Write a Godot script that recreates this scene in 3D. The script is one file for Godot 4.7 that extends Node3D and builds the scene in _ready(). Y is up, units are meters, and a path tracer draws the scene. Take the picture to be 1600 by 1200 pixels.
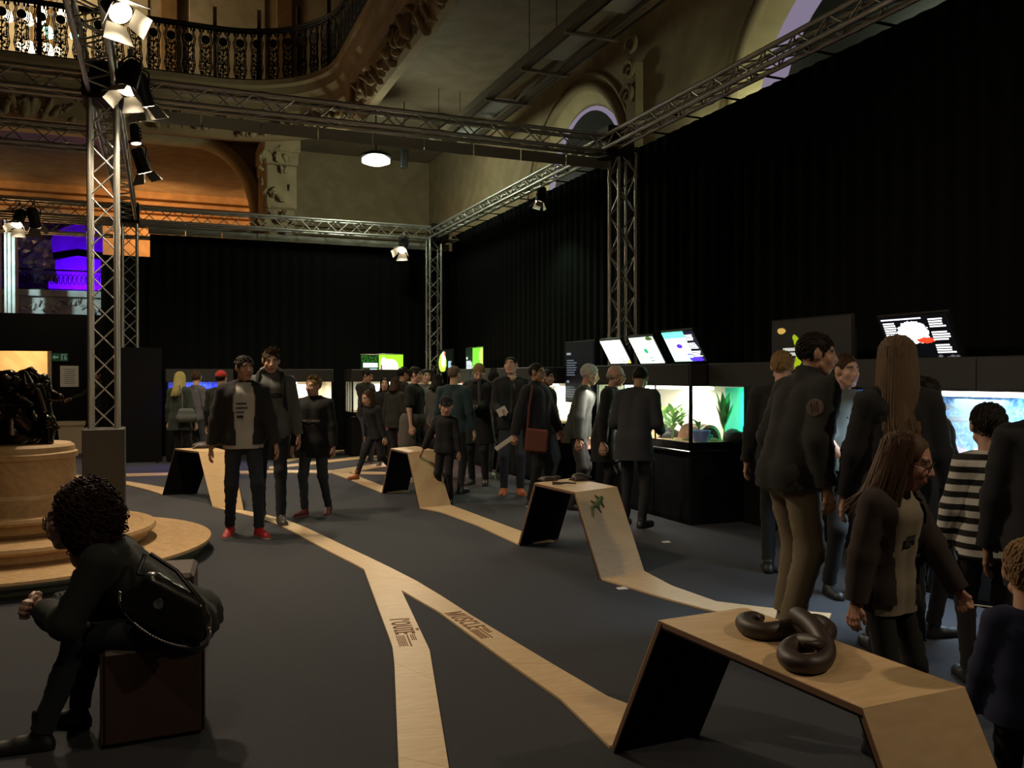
extends Node3D
# Exhibition hall: world -Z runs along the black wall on the right, +X points at it, y is up.
const F := 1340.0
const HZ := 588.0
const EYE := 1.5
const PHI := 0.389208
var CP := cos(PHI)
var SP := sin(PHI)
var M := {}
var names := {}
var rng := RandomNumberGenerator.new()
var wob := FastNoiseLite.new()

func cam(x: float, y: float, z: float) -> Vector3:
	return Vector3(x * CP + z * SP, y, x * SP - z * CP)
func ray(px: float, py: float, z: float) -> Vector3:
	return cam((px - 800.0) / F * z, EYE + (HZ - py) / F * z, z)
func lev(px: float, py: float, h: float) -> Vector3:
	return ray(px, py, (EYE - h) * F / (py - HZ))
func gnd(px: float, py: float) -> Vector3:
	return lev(px, py, 0.0)
func W(x: float, y: float, u: float) -> Vector3:
	return Vector3(x, y, -u)

# ---------- scene tree helpers ----------
func numbered(called: String) -> String:
	names[called] = names.get(called, -1) + 1
	return called if names[called] == 0 else "%s_%03d" % [called, names[called]]
func thing(called: String, label: String, category: String, at := Vector3.ZERO, turn := 0.0, group := "") -> Node3D:
	var o := Node3D.new()
	o.name = numbered(called)
	add_child(o)
	o.position = at
	o.rotation.y = turn
	return tag(o, label, category, group)
func tag(o: Node3D, label: String, category: String, group := "") -> Node3D:
	o.set_meta("label", label)
	o.set_meta("category", category)
	if group:
		o.set_meta("group", group)
	return o
func put(called: String, mesh: Mesh, m: Material, parent: Node = null) -> MeshInstance3D:
	var o := MeshInstance3D.new()
	o.mesh = mesh
	o.material_override = m
	if parent == null:
		o.name = numbered(called)
		add_child(o)
	else:
		o.name = called
		parent.add_child(o, true)
	return o
func obj(called: String, st: SurfaceTool, m: Material, parent: Node = null) -> MeshInstance3D:
	return put(called, st.commit(), m, parent)
func struct(called: String, st: SurfaceTool, m: Material, parent: Node = null) -> MeshInstance3D:
	var o := obj(called, st, m, parent)
	if parent == null:
		o.set_meta("kind", "structure")
		o.set_meta("label", called.replace("_", " ") + " of the exhibition hall building")
	return o
func setting(called: String, label: String) -> Node3D:
	var o := Node3D.new()
	o.name = numbered(called)
	add_child(o)
	o.set_meta("kind", "structure")
	o.set_meta("label", label)
	return o

# ---------- mesh helpers ----------
func ms() -> SurfaceTool:
	var st := SurfaceTool.new()
	st.begin(Mesh.PRIMITIVE_TRIANGLES)
	return st
func tri(st: SurfaceTool, a: Vector3, b: Vector3, c: Vector3) -> void:
	var n := (b - a).cross(c - a).normalized()
	for v in [a, c, b]:
		st.set_normal(n)
		st.set_uv(Vector2.ZERO)
		st.add_vertex(v)
func quad(st: SurfaceTool, a: Vector3, b: Vector3, c: Vector3, d: Vector3, uv := false) -> void:
	var n := (c - a).cross(d - b).normalized()
	var u := [Vector2(0, 1), Vector2(1, 1), Vector2(1, 0), Vector2(0, 0)] if uv else [Vector2.ZERO, Vector2.ZERO, Vector2.ZERO, Vector2.ZERO]
	var p := [a, b, c, d]
	for i in [0, 2, 1, 0, 3, 2]:
		st.set_normal(n)
		st.set_uv(u[i])
		st.add_vertex(p[i])
func hexa(st: SurfaceTool, p: Array) -> void:
	# eight corners: bottom ring counter-clockwise seen from above, then the top ring
	quad(st, p[3], p[2], p[1], p[0])
	quad(st, p[4], p[5], p[6], p[7])
	for i in 4:
		var j := (i + 1) % 4
		quad(st, p[i], p[j], p[j + 4], p[i + 4])
func box(st: SurfaceTool, c: Vector3, s: Vector3, b := Basis.IDENTITY) -> void:
	var h := s * 0.5
	var p := []
	for y in [-h.y, h.y]:
		for q in [Vector2(-1, 1), Vector2(1, 1), Vector2(1, -1), Vector2(-1, -1)]:
			p.append(c + b * Vector3(q.x * h.x, y, q.y * h.z))
	hexa(st, p)
func cbox(st: SurfaceTool, c: Vector3, s: Vector3, ch: float, b := Basis.IDENTITY) -> void:
	# box with chamfered edges
	var h := s * 0.5
	var g := h - Vector3.ONE * ch
	var ax := [Vector3.RIGHT, Vector3.UP, Vector3.BACK]
	for i in 3:
		var j := (i + 1) % 3
		var k := (i + 2) % 3
		for sg in [-1.0, 1.0]:
			var n: Vector3 = ax[i] * h[i] * sg
			var e: Vector3 = ax[j] * g[j]
			var f: Vector3 = ax[k] * g[k] * sg
			quad(st, c + b * (n - e - f), c + b * (n + e - f), c + b * (n + e + f), c + b * (n - e + f))
			for sh in [-1.0, 1.0]:
				var a1: Vector3 = ax[i] * h[i] * sg + ax[j] * g[j] * sh
				var a2: Vector3 = ax[i] * g[i] * sg + ax[j] * h[j] * sh
				var w: Vector3 = ax[k] * g[k] * sg * sh
				quad(st, c + b * (a1 - w), c + b * (a2 - w), c + b * (a2 + w), c + b * (a1 + w))
	for sx in [-1.0, 1.0]:
		for sy in [-1.0, 1.0]:
			for sz in [-1.0, 1.0]:
				var q1 := Vector3(h.x * sx, g.y * sy, g.z * sz)
				var q2 := Vector3(g.x * sx, h.y * sy, g.z * sz)
				var q3 := Vector3(g.x * sx, g.y * sy, h.z * sz)
				if sx * sy * sz > 0:
					tri(st, c + b * q1, c + b * q2, c + b * q3)
				else:
					tri(st, c + b * q1, c + b * q3, c + b * q2)
func vn(st: SurfaceTool, v: Vector3, n: Vector3, uv := Vector2.ZERO) -> void:
	st.set_normal(n)
	st.set_uv(uv)
	st.add_vertex(v)
func tube(st: SurfaceTool, pts: Array, r0: float, r1 := -1.0, seg := 8, caps := true, radii := []) -> void:
	if r1 < 0.0:
		r1 = r0
	var n := pts.size()
	var t0: Vector3 = (pts[1] - pts[0]).normalized()
	var up := Vector3.UP if absf(t0.y) < 0.9 else Vector3.RIGHT
	var u := t0.cross(up).normalized()
	var rings := []
	for i in n:
		var t: Vector3 = (pts[mini(i + 1, n - 1)] - pts[maxi(i - 1, 0)]).normalized()
		u = (u - t * u.dot(t)).normalized()
		var w := t.cross(u)
		var r: float = radii[i] if radii.size() else lerpf(r0, r1, float(i) / (n - 1))
		var ring := []
		for k in seg:
			var a := TAU * k / seg
			var d := u * cos(a) + w * sin(a)
			ring.append([pts[i] + d * r, d])
		rings.append(ring)
	for i in n - 1:
		for k in seg:
			var k2 := (k + 1) % seg
			var a: Array = rings[i][k]
			var b: Array = rings[i][k2]
			var c: Array = rings[i + 1][k2]
			var d: Array = rings[i + 1][k]
			for q in [a, c, b, a, d, c]:
				vn(st, q[0], q[1])
	if caps:
		for k in range(1, seg - 1):
			tri(st, rings[0][0][0], rings[0][k + 1][0], rings[0][k][0])
			tri(st, rings[n - 1][0][0], rings[n - 1][k][0], rings[n - 1][k + 1][0])
func lathe(st: SurfaceTool, prof: Array, seg := 32, c := Vector3.ZERO, a0 := 0.0, a1 := TAU) -> void:
	# profile of (radius, height), from the bottom up along the outside
	for i in prof.size() - 1:
		var p: Vector2 = prof[i]
		var q: Vector2 = prof[i + 1]
		var d := q - p
		if d.length() < 1e-6:
			continue
		var nn := Vector2(d.y, -d.x).normalized()
		for k in seg:
			var b0 := lerpf(a0, a1, float(k) / seg)
			var b1 := lerpf(a0, a1, float(k + 1) / seg)
			var d0 := Vector3(cos(b0), 0, -sin(b0))
			var d1 := Vector3(cos(b1), 0, -sin(b1))
			var n0 := d0 * nn.x + Vector3.UP * nn.y
			var n1 := d1 * nn.x + Vector3.UP * nn.y
			var v := [c + d0 * p.x + Vector3.UP * p.y, c + d1 * p.x + Vector3.UP * p.y, c + d1 * q.x + Vector3.UP * q.y, c + d0 * q.x + Vector3.UP * q.y]
			var ns := [n0, n1, n1, n0]
			for j in ([0, 2, 1] if p.x > 1e-5 else []) + ([0, 3, 2] if q.x > 1e-5 else []):
				vn(st, v[j], ns[j])
func extrude(st: SurfaceTool, poly: PackedVector2Array, depth: float, xf := Transform3D.IDENTITY) -> void:
	# polygon in x-y, thickness along z from 0 to depth
	if Geometry2D.is_polygon_clockwise(poly):
		poly.reverse()
	var idx := Geometry2D.triangulate_polygon(poly)
	for i in range(0, idx.size(), 3):
		var p: Array = []
		for j in 3:
			p.append(poly[idx[i + j]])
		if (p[1] - p[0]).cross(p[2] - p[0]) < 0:
			p = [p[0], p[2], p[1]]
		tri(st, xf * Vector3(p[0].x, p[0].y, depth), xf * Vector3(p[1].x, p[1].y, depth), xf * Vector3(p[2].x, p[2].y, depth))
		tri(st, xf * Vector3(p[0].x, p[0].y, 0), xf * Vector3(p[2].x, p[2].y, 0), xf * Vector3(p[1].x, p[1].y, 0))
	for i in poly.size():
		var a := poly[i]
		var b := poly[(i + 1) % poly.size()]
		quad(st, xf * Vector3(a.x, a.y, 0), xf * Vector3(b.x, b.y, 0), xf * Vector3(b.x, b.y, depth), xf * Vector3(a.x, a.y, depth))
func along(a: Vector3, b: Vector3) -> Basis:
	# basis whose y runs from a to b
	var y := (b - a).normalized()
	var x := y.cross(Vector3.BACK if absf(y.z) < 0.9 else Vector3.RIGHT).normalized()
	return Basis(x, y, x.cross(y))
func facing(dir: Vector3) -> Basis:
	# basis whose +z looks along dir, y kept up
	var z := dir.normalized()
	var x := Vector3.UP.cross(z).normalized()
	return Basis(x, z.cross(x), z)

# ---------- textures and materials ----------
func noise_tex(side: int, freq: float, c0: Color, c1: Color, seed_ := 1, oct := 4, sx := 1.0, sy := 1.0, contrast := 1.0) -> ImageTexture:
	var f := FastNoiseLite.new()
	f.seed = seed_
	f.noise_type = FastNoiseLite.TYPE_SIMPLEX_SMOOTH
	f.frequency = freq
	f.fractal_octaves = oct
	var img := Image.create(side, side, false, Image.FORMAT_RGB8)
	var rr := TAU
	for y in side:
		var b := rr * y / side
		for x in side:
			var a := rr * x / side
			var v := f.get_noise_3d(cos(a) * sx * 10.0, sin(a) * sx * 10.0 + cos(b) * sy * 10.0, sin(b) * sy * 10.0)
			v = clampf(0.5 + v * contrast, 0, 1)
			img.set_pixel(x, y, c0.lerp(c1, v))
	img.generate_mipmaps()
	return ImageTexture.create_from_image(img)
func mat(key: String, c: Color, rough := 0.8, metal := 0.0, tex: Texture2D = null, scale := Vector3.ONE, world := true) -> StandardMaterial3D:
	var m := StandardMaterial3D.new()
	m.resource_name = key
	m.albedo_color = c
	m.roughness = rough
	m.metallic = metal
	if tex:
		m.albedo_texture = tex
		m.uv1_triplanar = true
		m.uv1_world_triplanar = world
		m.uv1_scale = scale
	M[key] = m
	return m
func glow(key: String, c: Color, e: float, tex: Texture2D = null) -> StandardMaterial3D:
	var m := mat(key, Color(0.02, 0.02, 0.02), 0.4)
	m.emission_enabled = true
	m.emission = c
	m.emission_energy_multiplier = e
	if tex:
		m.emission_texture = tex
		m.emission = Color.BLACK
		m.emission_operator = BaseMaterial3D.EMISSION_OP_ADD
	return m
func col8(r: float, g: float, b: float) -> Color:
	return Color(r / 255.0, g / 255.0, b / 255.0)

# ---------- bodies: tapered capsules joined by a smooth minimum, meshed as surface nets ----------
func nets(prims: Array, cell: float, k: float) -> Array:
	var lo := Vector3.INF
	var hi := -Vector3.INF
	for p in prims:
		if p.size() == 2:
			lo = lo.min(p[0] - p[1])
			hi = hi.max(p[0] + p[1])
		else:
			var r: float = maxf(p[2], p[3])
			lo = lo.min(p[0].min(p[1]) - Vector3.ONE * r)
			hi = hi.max(p[0].max(p[1]) + Vector3.ONE * r)
	var mg := 3.5 / k
	lo -= Vector3.ONE * (cell * 2.5)
	hi += Vector3.ONE * (cell * 2.5)
	var nx := int((hi.x - lo.x) / cell) + 2
	var ny := int((hi.y - lo.y) / cell) + 2
	var nz := int((hi.z - lo.z) / cell) + 2
	var nxy := nx * ny
	var val := PackedFloat32Array()
	val.resize(nxy * nz)
	var row := PackedByteArray()
	row.resize(ny * nz)
	for p in prims:
		var ell: bool = p.size() == 2
		var a: Vector3 = p[0]
		var b: Vector3 = a if ell else p[1]
		var rad: Vector3 = p[1] if ell else Vector3.ONE * maxf(p[2], p[3])
		var l := (a.min(b) - rad - Vector3.ONE * mg - lo) / cell
		var h := (a.max(b) + rad + Vector3.ONE * mg - lo) / cell
		var x0 := maxi(0, int(l.x))
		var x1 := mini(nx - 1, int(h.x) + 1)
		var y0 := maxi(0, int(l.y))
		var y1 := mini(ny - 1, int(h.y) + 1)
		var z0 := maxi(0, int(l.z))
		var z1 := mini(nz - 1, int(h.z) + 1)
		var ab := b - a
		var inv := 1.0 / maxf(ab.length_squared(), 1e-9)
		var ra: float = 0.0 if ell else p[2]
		var dr: float = 0.0 if ell else p[3] - p[2]
		var rmin := minf(rad.x, minf(rad.y, rad.z))
		for z in range(z0, z1 + 1):
			for y in range(y0, y1 + 1):
				var i := x0 + y * nx + z * nxy
				row[y + z * ny] = 1
				var q := lo + Vector3(x0, y, z) * cell - a
				for x in range(x0, x1 + 1):
					var d: float
					if ell:
						d = ((q / rad).length() - 1.0) * rmin
					else:
						var t := clampf(q.dot(ab) * inv, 0.0, 1.0)
						d = (q - ab * t).length() - ra - dr * t
					if d < mg:
						val[i] += exp(-k * d)
					i += 1
					q.x += cell
	var vs := PackedVector3Array()
	var ns := PackedVector3Array()
	var ix := PackedInt32Array()
	var id := PackedInt32Array()
	id.resize(nxy * nz)
	for z in nz - 1:
		for y in ny - 1:
			if row[y + z * ny] + row[y + 1 + z * ny] + row[y + z * ny + ny] + row[y + 1 + z * ny + ny] == 0:
				continue
			var i := y * nx + z * nxy - 1
			for x in nx - 1:
				i += 1
				var s0 := val[i]
				var s1 := val[i + 1]
				var s2 := val[i + nx]
				var s3 := val[i + nx + 1]
				var s4 := val[i + nxy]
				var s5 := val[i + nxy + 1]
				var s6 := val[i + nxy + nx]
				var s7 := val[i + nxy + nx + 1]
				var c := int(s0 > 1.0) + int(s1 > 1.0) + int(s2 > 1.0) + int(s3 > 1.0) + int(s4 > 1.0) + int(s5 > 1.0) + int(s6 > 1.0) + int(s7 > 1.0)
				if c == 0 or c == 8:
					continue
				var f0 := log(maxf(s0, 0.02))
				var f1 := log(maxf(s1, 0.02))
				var f2 := log(maxf(s2, 0.02))
				var f3 := log(maxf(s3, 0.02))
				var f4 := log(maxf(s4, 0.02))
				var f5 := log(maxf(s5, 0.02))
				var f6 := log(maxf(s6, 0.02))
				var f7 := log(maxf(s7, 0.02))
				var g := Vector3(f1 + f3 + f5 + f7 - f0 - f2 - f4 - f6, f2 + f3 + f6 + f7 - f0 - f1 - f4 - f5, f4 + f5 + f6 + f7 - f0 - f1 - f2 - f3) * 0.25
				var o := -(f0 + f1 + f2 + f3 + f4 + f5 + f6 + f7) * 0.125 * g / maxf(g.length_squared(), 1e-6)
				o = o.clamp(Vector3.ONE * -0.6, Vector3.ONE * 0.6)
				id[i] = vs.size()
				vs.append(lo + (Vector3(x + 0.5, y + 0.5, z + 0.5) + o) * cell)
				ns.append(-g.normalized())
				if y > 0 and z > 0 and (s0 > 1.0) != (s1 > 1.0):
					_nq(ix, id[i - nx - nxy], id[i - nxy], id[i], id[i - nx], s0 > 1.0)
				if x > 0 and z > 0 and (s0 > 1.0) != (s2 > 1.0):
					_nq(ix, id[i - 1 - nxy], id[i - 1], id[i], id[i - nxy], s0 > 1.0)
				if x > 0 and y > 0 and (s0 > 1.0) != (s4 > 1.0):
					_nq(ix, id[i - 1 - nx], id[i - nx], id[i], id[i - 1], s0 > 1.0)
	return [vs, ns, ix]
func _nq(ix: PackedInt32Array, a: int, b: int, c: int, d: int, front: bool) -> void:
	if front:
		ix.append_array(PackedInt32Array([a, c, b, a, d, c]))
	else:
		ix.append_array(PackedInt32Array([a, b, c, a, c, d]))
func amesh(n: Array, colors := PackedColorArray()) -> ArrayMesh:
	var arr := []
	arr.resize(Mesh.ARRAY_MAX)
	arr[Mesh.ARRAY_VERTEX] = n[0]
	arr[Mesh.ARRAY_NORMAL] = n[1]
	arr[Mesh.ARRAY_INDEX] = n[2]
	if colors.size():
		arr[Mesh.ARRAY_COLOR] = colors
	var m := ArrayMesh.new()
	m.add_surface_from_arrays(Mesh.PRIMITIVE_TRIANGLES, arr)
	return m
func flatten(n: Array, planes: Array) -> void:
	# what lies beyond a plane is pressed onto it: a clean hem, cuff, hairline or sole
	var vs: PackedVector3Array = n[0]
	for p: Plane in planes:
		for i in vs.size():
			var d := p.distance_to(vs[i])
			if d > 0.0:
				vs[i] -= p.normal * d
	n[0] = vs
func wrinkle(n: Array, amp: float, f: Vector3) -> void:
	var vs: PackedVector3Array = n[0]
	var ns: PackedVector3Array = n[1]
	for i in vs.size():
		vs[i] += ns[i] * (wob.get_noise_3dv(vs[i] * f) * amp)
	n[0] = vs
func join(dst: Array, src: Array, xf: Transform3D, cols: PackedColorArray, tint: PackedColorArray) -> void:
	var base: int = dst[0].size()
	dst[0].append_array(xf * (src[0] as PackedVector3Array))
	var bn := Transform3D(xf.basis.orthonormalized(), Vector3.ZERO)
	dst[1].append_array(bn * (src[1] as PackedVector3Array))
	var flip := xf.basis.determinant() < 0
	var ix: PackedInt32Array = src[2]
	var out := PackedInt32Array()
	out.resize(ix.size())
	for i in range(0, ix.size(), 3):
		out[i] = ix[i] + base
		out[i + 1] = (ix[i + 2] if flip else ix[i + 1]) + base
		out[i + 2] = (ix[i + 1] if flip else ix[i + 2]) + base
	dst[2].append_array(out)
	var tg: PackedByteArray = src[3] if src.size() > 3 else PackedByteArray()
	for i in src[0].size():
		cols.append(tint[tg[i]] if tg.size() else tint[0])

var tmpl := {}
func head_template(female: bool) -> Array:
	var key := "head_f" if female else "head_m"
	if tmpl.has(key):
		return tmpl[key]
	var jw := 0.052 if female else 0.058
	var p := [
		[Vector3(0, 0.026, -0.014), Vector3(0.073, 0.09, 0.094)],
		[Vector3(0, -0.034, 0.026), Vector3(jw, 0.078, 0.062)],
		[Vector3(-0.014, -0.094, 0.056), Vector3(0.014, -0.094, 0.056), 0.017, 0.017],
		[Vector3(-0.034, 0.022, 0.068), Vector3(0.034, 0.022, 0.068), 0.013, 0.013],
		[Vector3(0, 0.012, 0.083), Vector3(0, -0.026, 0.104), 0.007, 0.0105],
		[Vector3(-0.012, -0.031, 0.092), Vector3(0.012, -0.031, 0.092), 0.008, 0.008],
		[Vector3(-0.017, -0.056, 0.083), Vector3(0.017, -0.056, 0.083), 0.0065, 0.0065],
		[Vector3(-0.013, -0.066, 0.082), Vector3(0.013, -0.066, 0.082), 0.007, 0.007],
		[Vector3(0, -0.05, -0.022), Vector3(0, -0.15, -0.032), 0.05, 0.054]]
	for s in [-1.0, 1.0]:
		p.append([Vector3(0.036 * s, -0.022, 0.055), Vector3(0.036 * s, -0.026, 0.055), 0.023, 0.023])
		p.append([Vector3(0.077 * s, 0.0, -0.004), Vector3(0.011, 0.03, 0.019)])
		p.append([Vector3(0.05 * s, -0.06, 0.015), Vector3(0.02 * s, -0.092, 0.045), 0.018, 0.014])
	var n := nets(p, 0.0055, 150.0)
	var vs: PackedVector3Array = n[0]
	var tg := PackedByteArray()
	tg.resize(vs.size())
	for i in vs.size():
		var v := vs[i]
		var ax := absf(v.x)
		if v.z > 0.05 and v.y < -0.049 and v.y > -0.073 and ax < 0.024:
			tg[i] = 1
		elif v.z > 0.045 and ax > 0.012 and ax < 0.052 and v.y > 0.021 and v.y < 0.034:
			tg[i] = 2
	# eyes set into the sockets: ball, iris, upper lid
	var eyes := [PackedVector3Array(), PackedVector3Array(), PackedInt32Array()]
	var et := PackedByteArray()
	for s in [-1.0, 1.0]:
		for q in [[Vector3(0.031 * s, 0.0, 0.068), 0.0125, 3], [Vector3(0.031 * s, 0.0, 0.0768), 0.0062, 4]]:
			var sp := SphereMesh.new()
			sp.radius = q[1]
			sp.height = q[1] * 2.0
			sp.radial_segments = 12
			sp.rings = 6
			var a := sp.get_mesh_arrays()
			var base: int = eyes[0].size()
			for v in a[Mesh.ARRAY_VERTEX]:
				eyes[0].append(v * Vector3(1.25, 0.72, 1.0) + q[0])
				et.append(q[2])
			eyes[1].append_array(a[Mesh.ARRAY_NORMAL])
			for j in a[Mesh.ARRAY_INDEX]:
				eyes[2].append(j + base)
	var b: int = n[0].size()
	n[0].append_array(eyes[0])
	n[1].append_array(eyes[1])
	for j in eyes[2]:
		n[2].append(j + b)
	tg.append_array(et)
	n.append(tg)
	tmpl[key] = n
	return n
func hand_template(kind: String) -> Array:
	# wrist at the origin, fingers along -y, thumb towards +z, palm looking along -x (a left hand)
	var key := "hand_" + kind
	if tmpl.has(key):
		return tmpl[key]
	var p := [
		[Vector3(0, 0.02, 0), Vector3(0, -0.01, 0), 0.024, 0.024],
		[Vector3(0, -0.015, -0.012), Vector3(0, -0.078, -0.024), 0.016, 0.014],
		[Vector3(0, -0.015, 0.004), Vector3(0, -0.082, 0.002), 0.016, 0.014],
		[Vector3(0, -0.015, 0.012), Vector3(0, -0.078, 0.026), 0.016, 0.013]]
	var curl: float = {"relaxed": 0.42, "grip": 1.25, "flat": 0.1}[kind]
	var len := [0.062, 0.076, 0.082, 0.072]
	for i in 4:
		var z := lerpf(-0.032, 0.032, i / 3.0)
		var a := Vector3(0, -0.086 + absf(z + 0.008) * 0.25, z)
		var ang := curl * 0.55
		for j in 3:
			var L: float = len[i] * [0.45, 0.3, 0.25][j]
			var b := a + Vector3(-sin(ang), -cos(ang), z * 0.12) * L
			p.append([a, b, 0.0098 - j * 0.0008, 0.009 - j * 0.0008])
			a = b
			ang += curl
	var th := [Vector3(-0.004, -0.02, 0.02), Vector3(-0.014, -0.05, 0.046), Vector3(-0.024, -0.078, 0.05 if kind != "grip" else 0.03), Vector3(-0.034, -0.1, 0.048 if kind != "grip" else 0.01)]
	for j in 3:
		p.append([th[j], th[j + 1], [0.014, 0.0115, 0.0098][j], [0.0115, 0.0098, 0.0085][j]])
	tmpl[key] = nets(p, 0.0055, 260.0)
	return tmpl[key]
func shoe_template(kind: String) -> Array:
	var key := "shoe_" + kind
	if tmpl.has(key):
		return tmpl[key]
	var hgt := 0.17 if kind == "boot" else 0.085
	var n := nets([
		[Vector3(0, 0.03, -0.055), Vector3(0.004, 0.028, 0.15), 0.036, 0.033],
		[Vector3(-0.012, 0.028, 0.05), Vector3(-0.012, 0.026, 0.14), 0.036, 0.03],
		[Vector3(0, 0.05, -0.03), Vector3(0, 0.045, 0.06), 0.036, 0.03],
		[Vector3(0, 0.05, -0.035), Vector3(0, hgt, -0.035), 0.04, 0.042],
		[Vector3(0, 0.01, -0.055), Vector3(0, 0.008, 0.155), 0.04, 0.036]], 0.011, 130.0)
	flatten(n, [Plane(Vector3.DOWN, 0.0), Plane(Vector3.UP, hgt + 0.02)])
	var tg := PackedByteArray()
	tg.resize(n[0].size())
	for i in tg.size():
		tg[i] = 1 if n[0][i].y < 0.02 else 0
	n.append(tg)
	tmpl[key] = n
	return n
func hair_mesh(style: String) -> ArrayMesh:
	if tmpl.has("hair_" + style):
		return tmpl["hair_" + style]
	var p := [[Vector3(0, 0.036, -0.022), Vector3(0.082, 0.09, 0.1)]]
	var planes := [Plane(Vector3(0, -0.5, 0.866), Vector3(0, -0.5, 0.866).dot(Vector3(0, 0.066, 0.072)))]
	var r := RandomNumberGenerator.new()
	r.seed = hash(style)
	var amp := 0.007
	var st := ms()
	var scalp := func(d: Vector3) -> Vector3:
		return Vector3(0, 0.034, -0.02) + d * Vector3(0.079, 0.088, 0.097)
	match style:
		"short", "quiff":
			p = [[Vector3(0, 0.036, -0.02), Vector3(0.081, 0.091, 0.099)]]
			for i in 420:
				var d := Vector3(r.randf_range(-1, 1), r.randf_range(-0.5, 1), r.randf_range(-1, 1)).normalized()
				var a: Vector3 = scalp.call(d)
				if planes[0].distance_to(a) > -0.004:
					continue
				var comb := (Vector3(d.x * 0.7 + 0.3, -0.5 + d.y * 0.9, -0.75 if d.z < 0.2 else 0.2) + d * 0.7).normalized()
				if style == "quiff" and d.y > 0.5 and d.z > -0.3:
					comb = Vector3(0.25, 0.85, 0.5).normalized()
				var L := r.randf_range(0.022, 0.036) * (1.35 if style == "quiff" and d.y > 0.5 else 1.0)
				var c2 := (comb - d * comb.dot(d)).normalized()
				if style == "quiff" and d.y > 0.5 and d.z > -0.3:
					tube(st, [a - d * 0.004, a + comb * L * 0.5, a + (comb * 0.9 + Vector3(0.2, 0, -0.1)) * L], 0.011, 0.002, 4, false)
				else:
					tube(st, [a - d * 0.004, a + c2 * L * 0.5 + d * 0.006, a + c2 * L + d * 0.003], 0.009, 0.002, 4, false)
		"long", "very_long", "bob":
			var L: float = {"long": 0.27, "very_long": 0.44, "bob": 0.12}[style]
			planes = [Plane(Vector3(0, -0.25, 0.968), Vector3(0, -0.25, 0.968).dot(Vector3(0, 0.072, 0.062)))]
			p = [[Vector3(0, 0.034, -0.02), Vector3(0.081, 0.09, 0.099)], [Vector3(0, -0.03, -0.05), Vector3(0, -0.03 - L * 0.75, -0.125), 0.062, 0.036]]
			for s in [-1.0, 1.0]:
				p.append([Vector3(0.05 * s, 0.0, -0.045), Vector3(0.065 * s, -0.02 - L * 0.7, -0.1), 0.034, 0.026])
			for i in 300:
				var a := r.randf_range(-2.05, 2.05)
				var e := r.randf_range(0.25, 1.25)
				var d := Vector3(sin(a) * cos(e), sin(e), -cos(a) * cos(e))
				var s0: Vector3 = scalp.call(d) + d * 0.002
				var hz := Vector3(sin(a), 0, -cos(a))
				var s1 := hz * Vector3(0.087, 0, 0.1) + Vector3(0, 0.005, -0.02)
				var s2 := hz * Vector3(0.092, 0, 0.115) + Vector3(r.randf_range(-0.012, 0.012), -0.02 - L * 0.55, -0.022)
				var s3 := hz * Vector3(0.095, 0, 0.165) + Vector3(r.randf_range(-0.02, 0.02), -0.02 - L * r.randf_range(0.8, 1.05), -0.03)
				tube(st, [s0, s1, s2, s3], 0.008, 0.002, 4, false)
		"bun":
			p.append([Vector3(0, 0.075, -0.115), Vector3(0.05, 0.046, 0.045)])
			amp = 0.005
			for i in 120:
				var d := Vector3(r.randf_range(-1, 1), r.randf_range(-0.2, 1), r.randf_range(-0.6, 0.7)).normalized()
				var a: Vector3 = scalp.call(d) + d * 0.003
				if planes[0].distance_to(a) < -0.004:
					tube(st, [a, a.lerp(Vector3(0, 0.09, -0.1), 0.35) + d * 0.012, Vector3(0, 0.075, -0.12)], 0.006, 0.003, 4, false)
		"fringe":
			p = [[Vector3(0, -0.008, -0.032), Vector3(0.081, 0.05, 0.086)]]
			planes = [Plane(Vector3(0, 0, 1), 0.012), Plane(Vector3(0, 1, 0), 0.03)]
			amp = 0.004
		"crop":
			p = [[Vector3(0, 0.033, -0.02), Vector3(0.08, 0.09, 0.1)]]
			amp = 0.003
	var n := nets(p, 0.008, 190.0)
	flatten(n, planes)
	wrinkle(n, amp, Vector3(70, 14, 70))
	var hm := amesh(n)
	if style in ["short", "quiff", "long", "very_long", "bob", "bun"]:
		st.commit(hm)
	tmpl["hair_" + style] = hm
	return hm
func curls_mesh() -> ArrayMesh:
	# a mop of loose ringlets down to the jaw
	var n := nets([[Vector3(0, 0.035, -0.035), Vector3(0.108, 0.108, 0.115)], [Vector3(0, -0.06, -0.055), Vector3(0.112, 0.1, 0.1)]], 0.012, 60.0)
	flatten(n, [Plane(Vector3(0, -0.2, 0.98), 0.045)])
	wrinkle(n, 0.02, Vector3(40, 40, 40))
	var st := ms()
	var r := RandomNumberGenerator.new()
	r.seed = 11
	for i in 760:
		var a := r.randf_range(-2.25, 2.25)
		var e := r.randf_range(-0.75, 1.35)
		var d := Vector3(sin(a) * cos(e), sin(e), -cos(a) * cos(e))
		if d.y < 0 and d.z > 0.35:
			continue
		var c := Vector3(0, -0.005, -0.035) + d * Vector3(0.122, 0.145, 0.13)
		var t := (Vector3(0, -1, 0) + d * 0.5 + Vector3(r.randf_range(-0.5, 0.5), 0, r.randf_range(-0.5, 0.5))).normalized()
		var bs := along(Vector3.ZERO, t)
		var rad := r.randf_range(0.007, 0.014)
		var ph := r.randf() * TAU
		var pts := []
		for k in 12:
			var g := ph + k * 0.85
			pts.append(c + bs * Vector3(cos(g) * rad, k * 0.0048 - 0.02, sin(g) * rad))
		tube(st, pts, 0.0032, 0.0018, 4, false)
	var m := amesh(n)
	st.commit(m)
	return m

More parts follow.
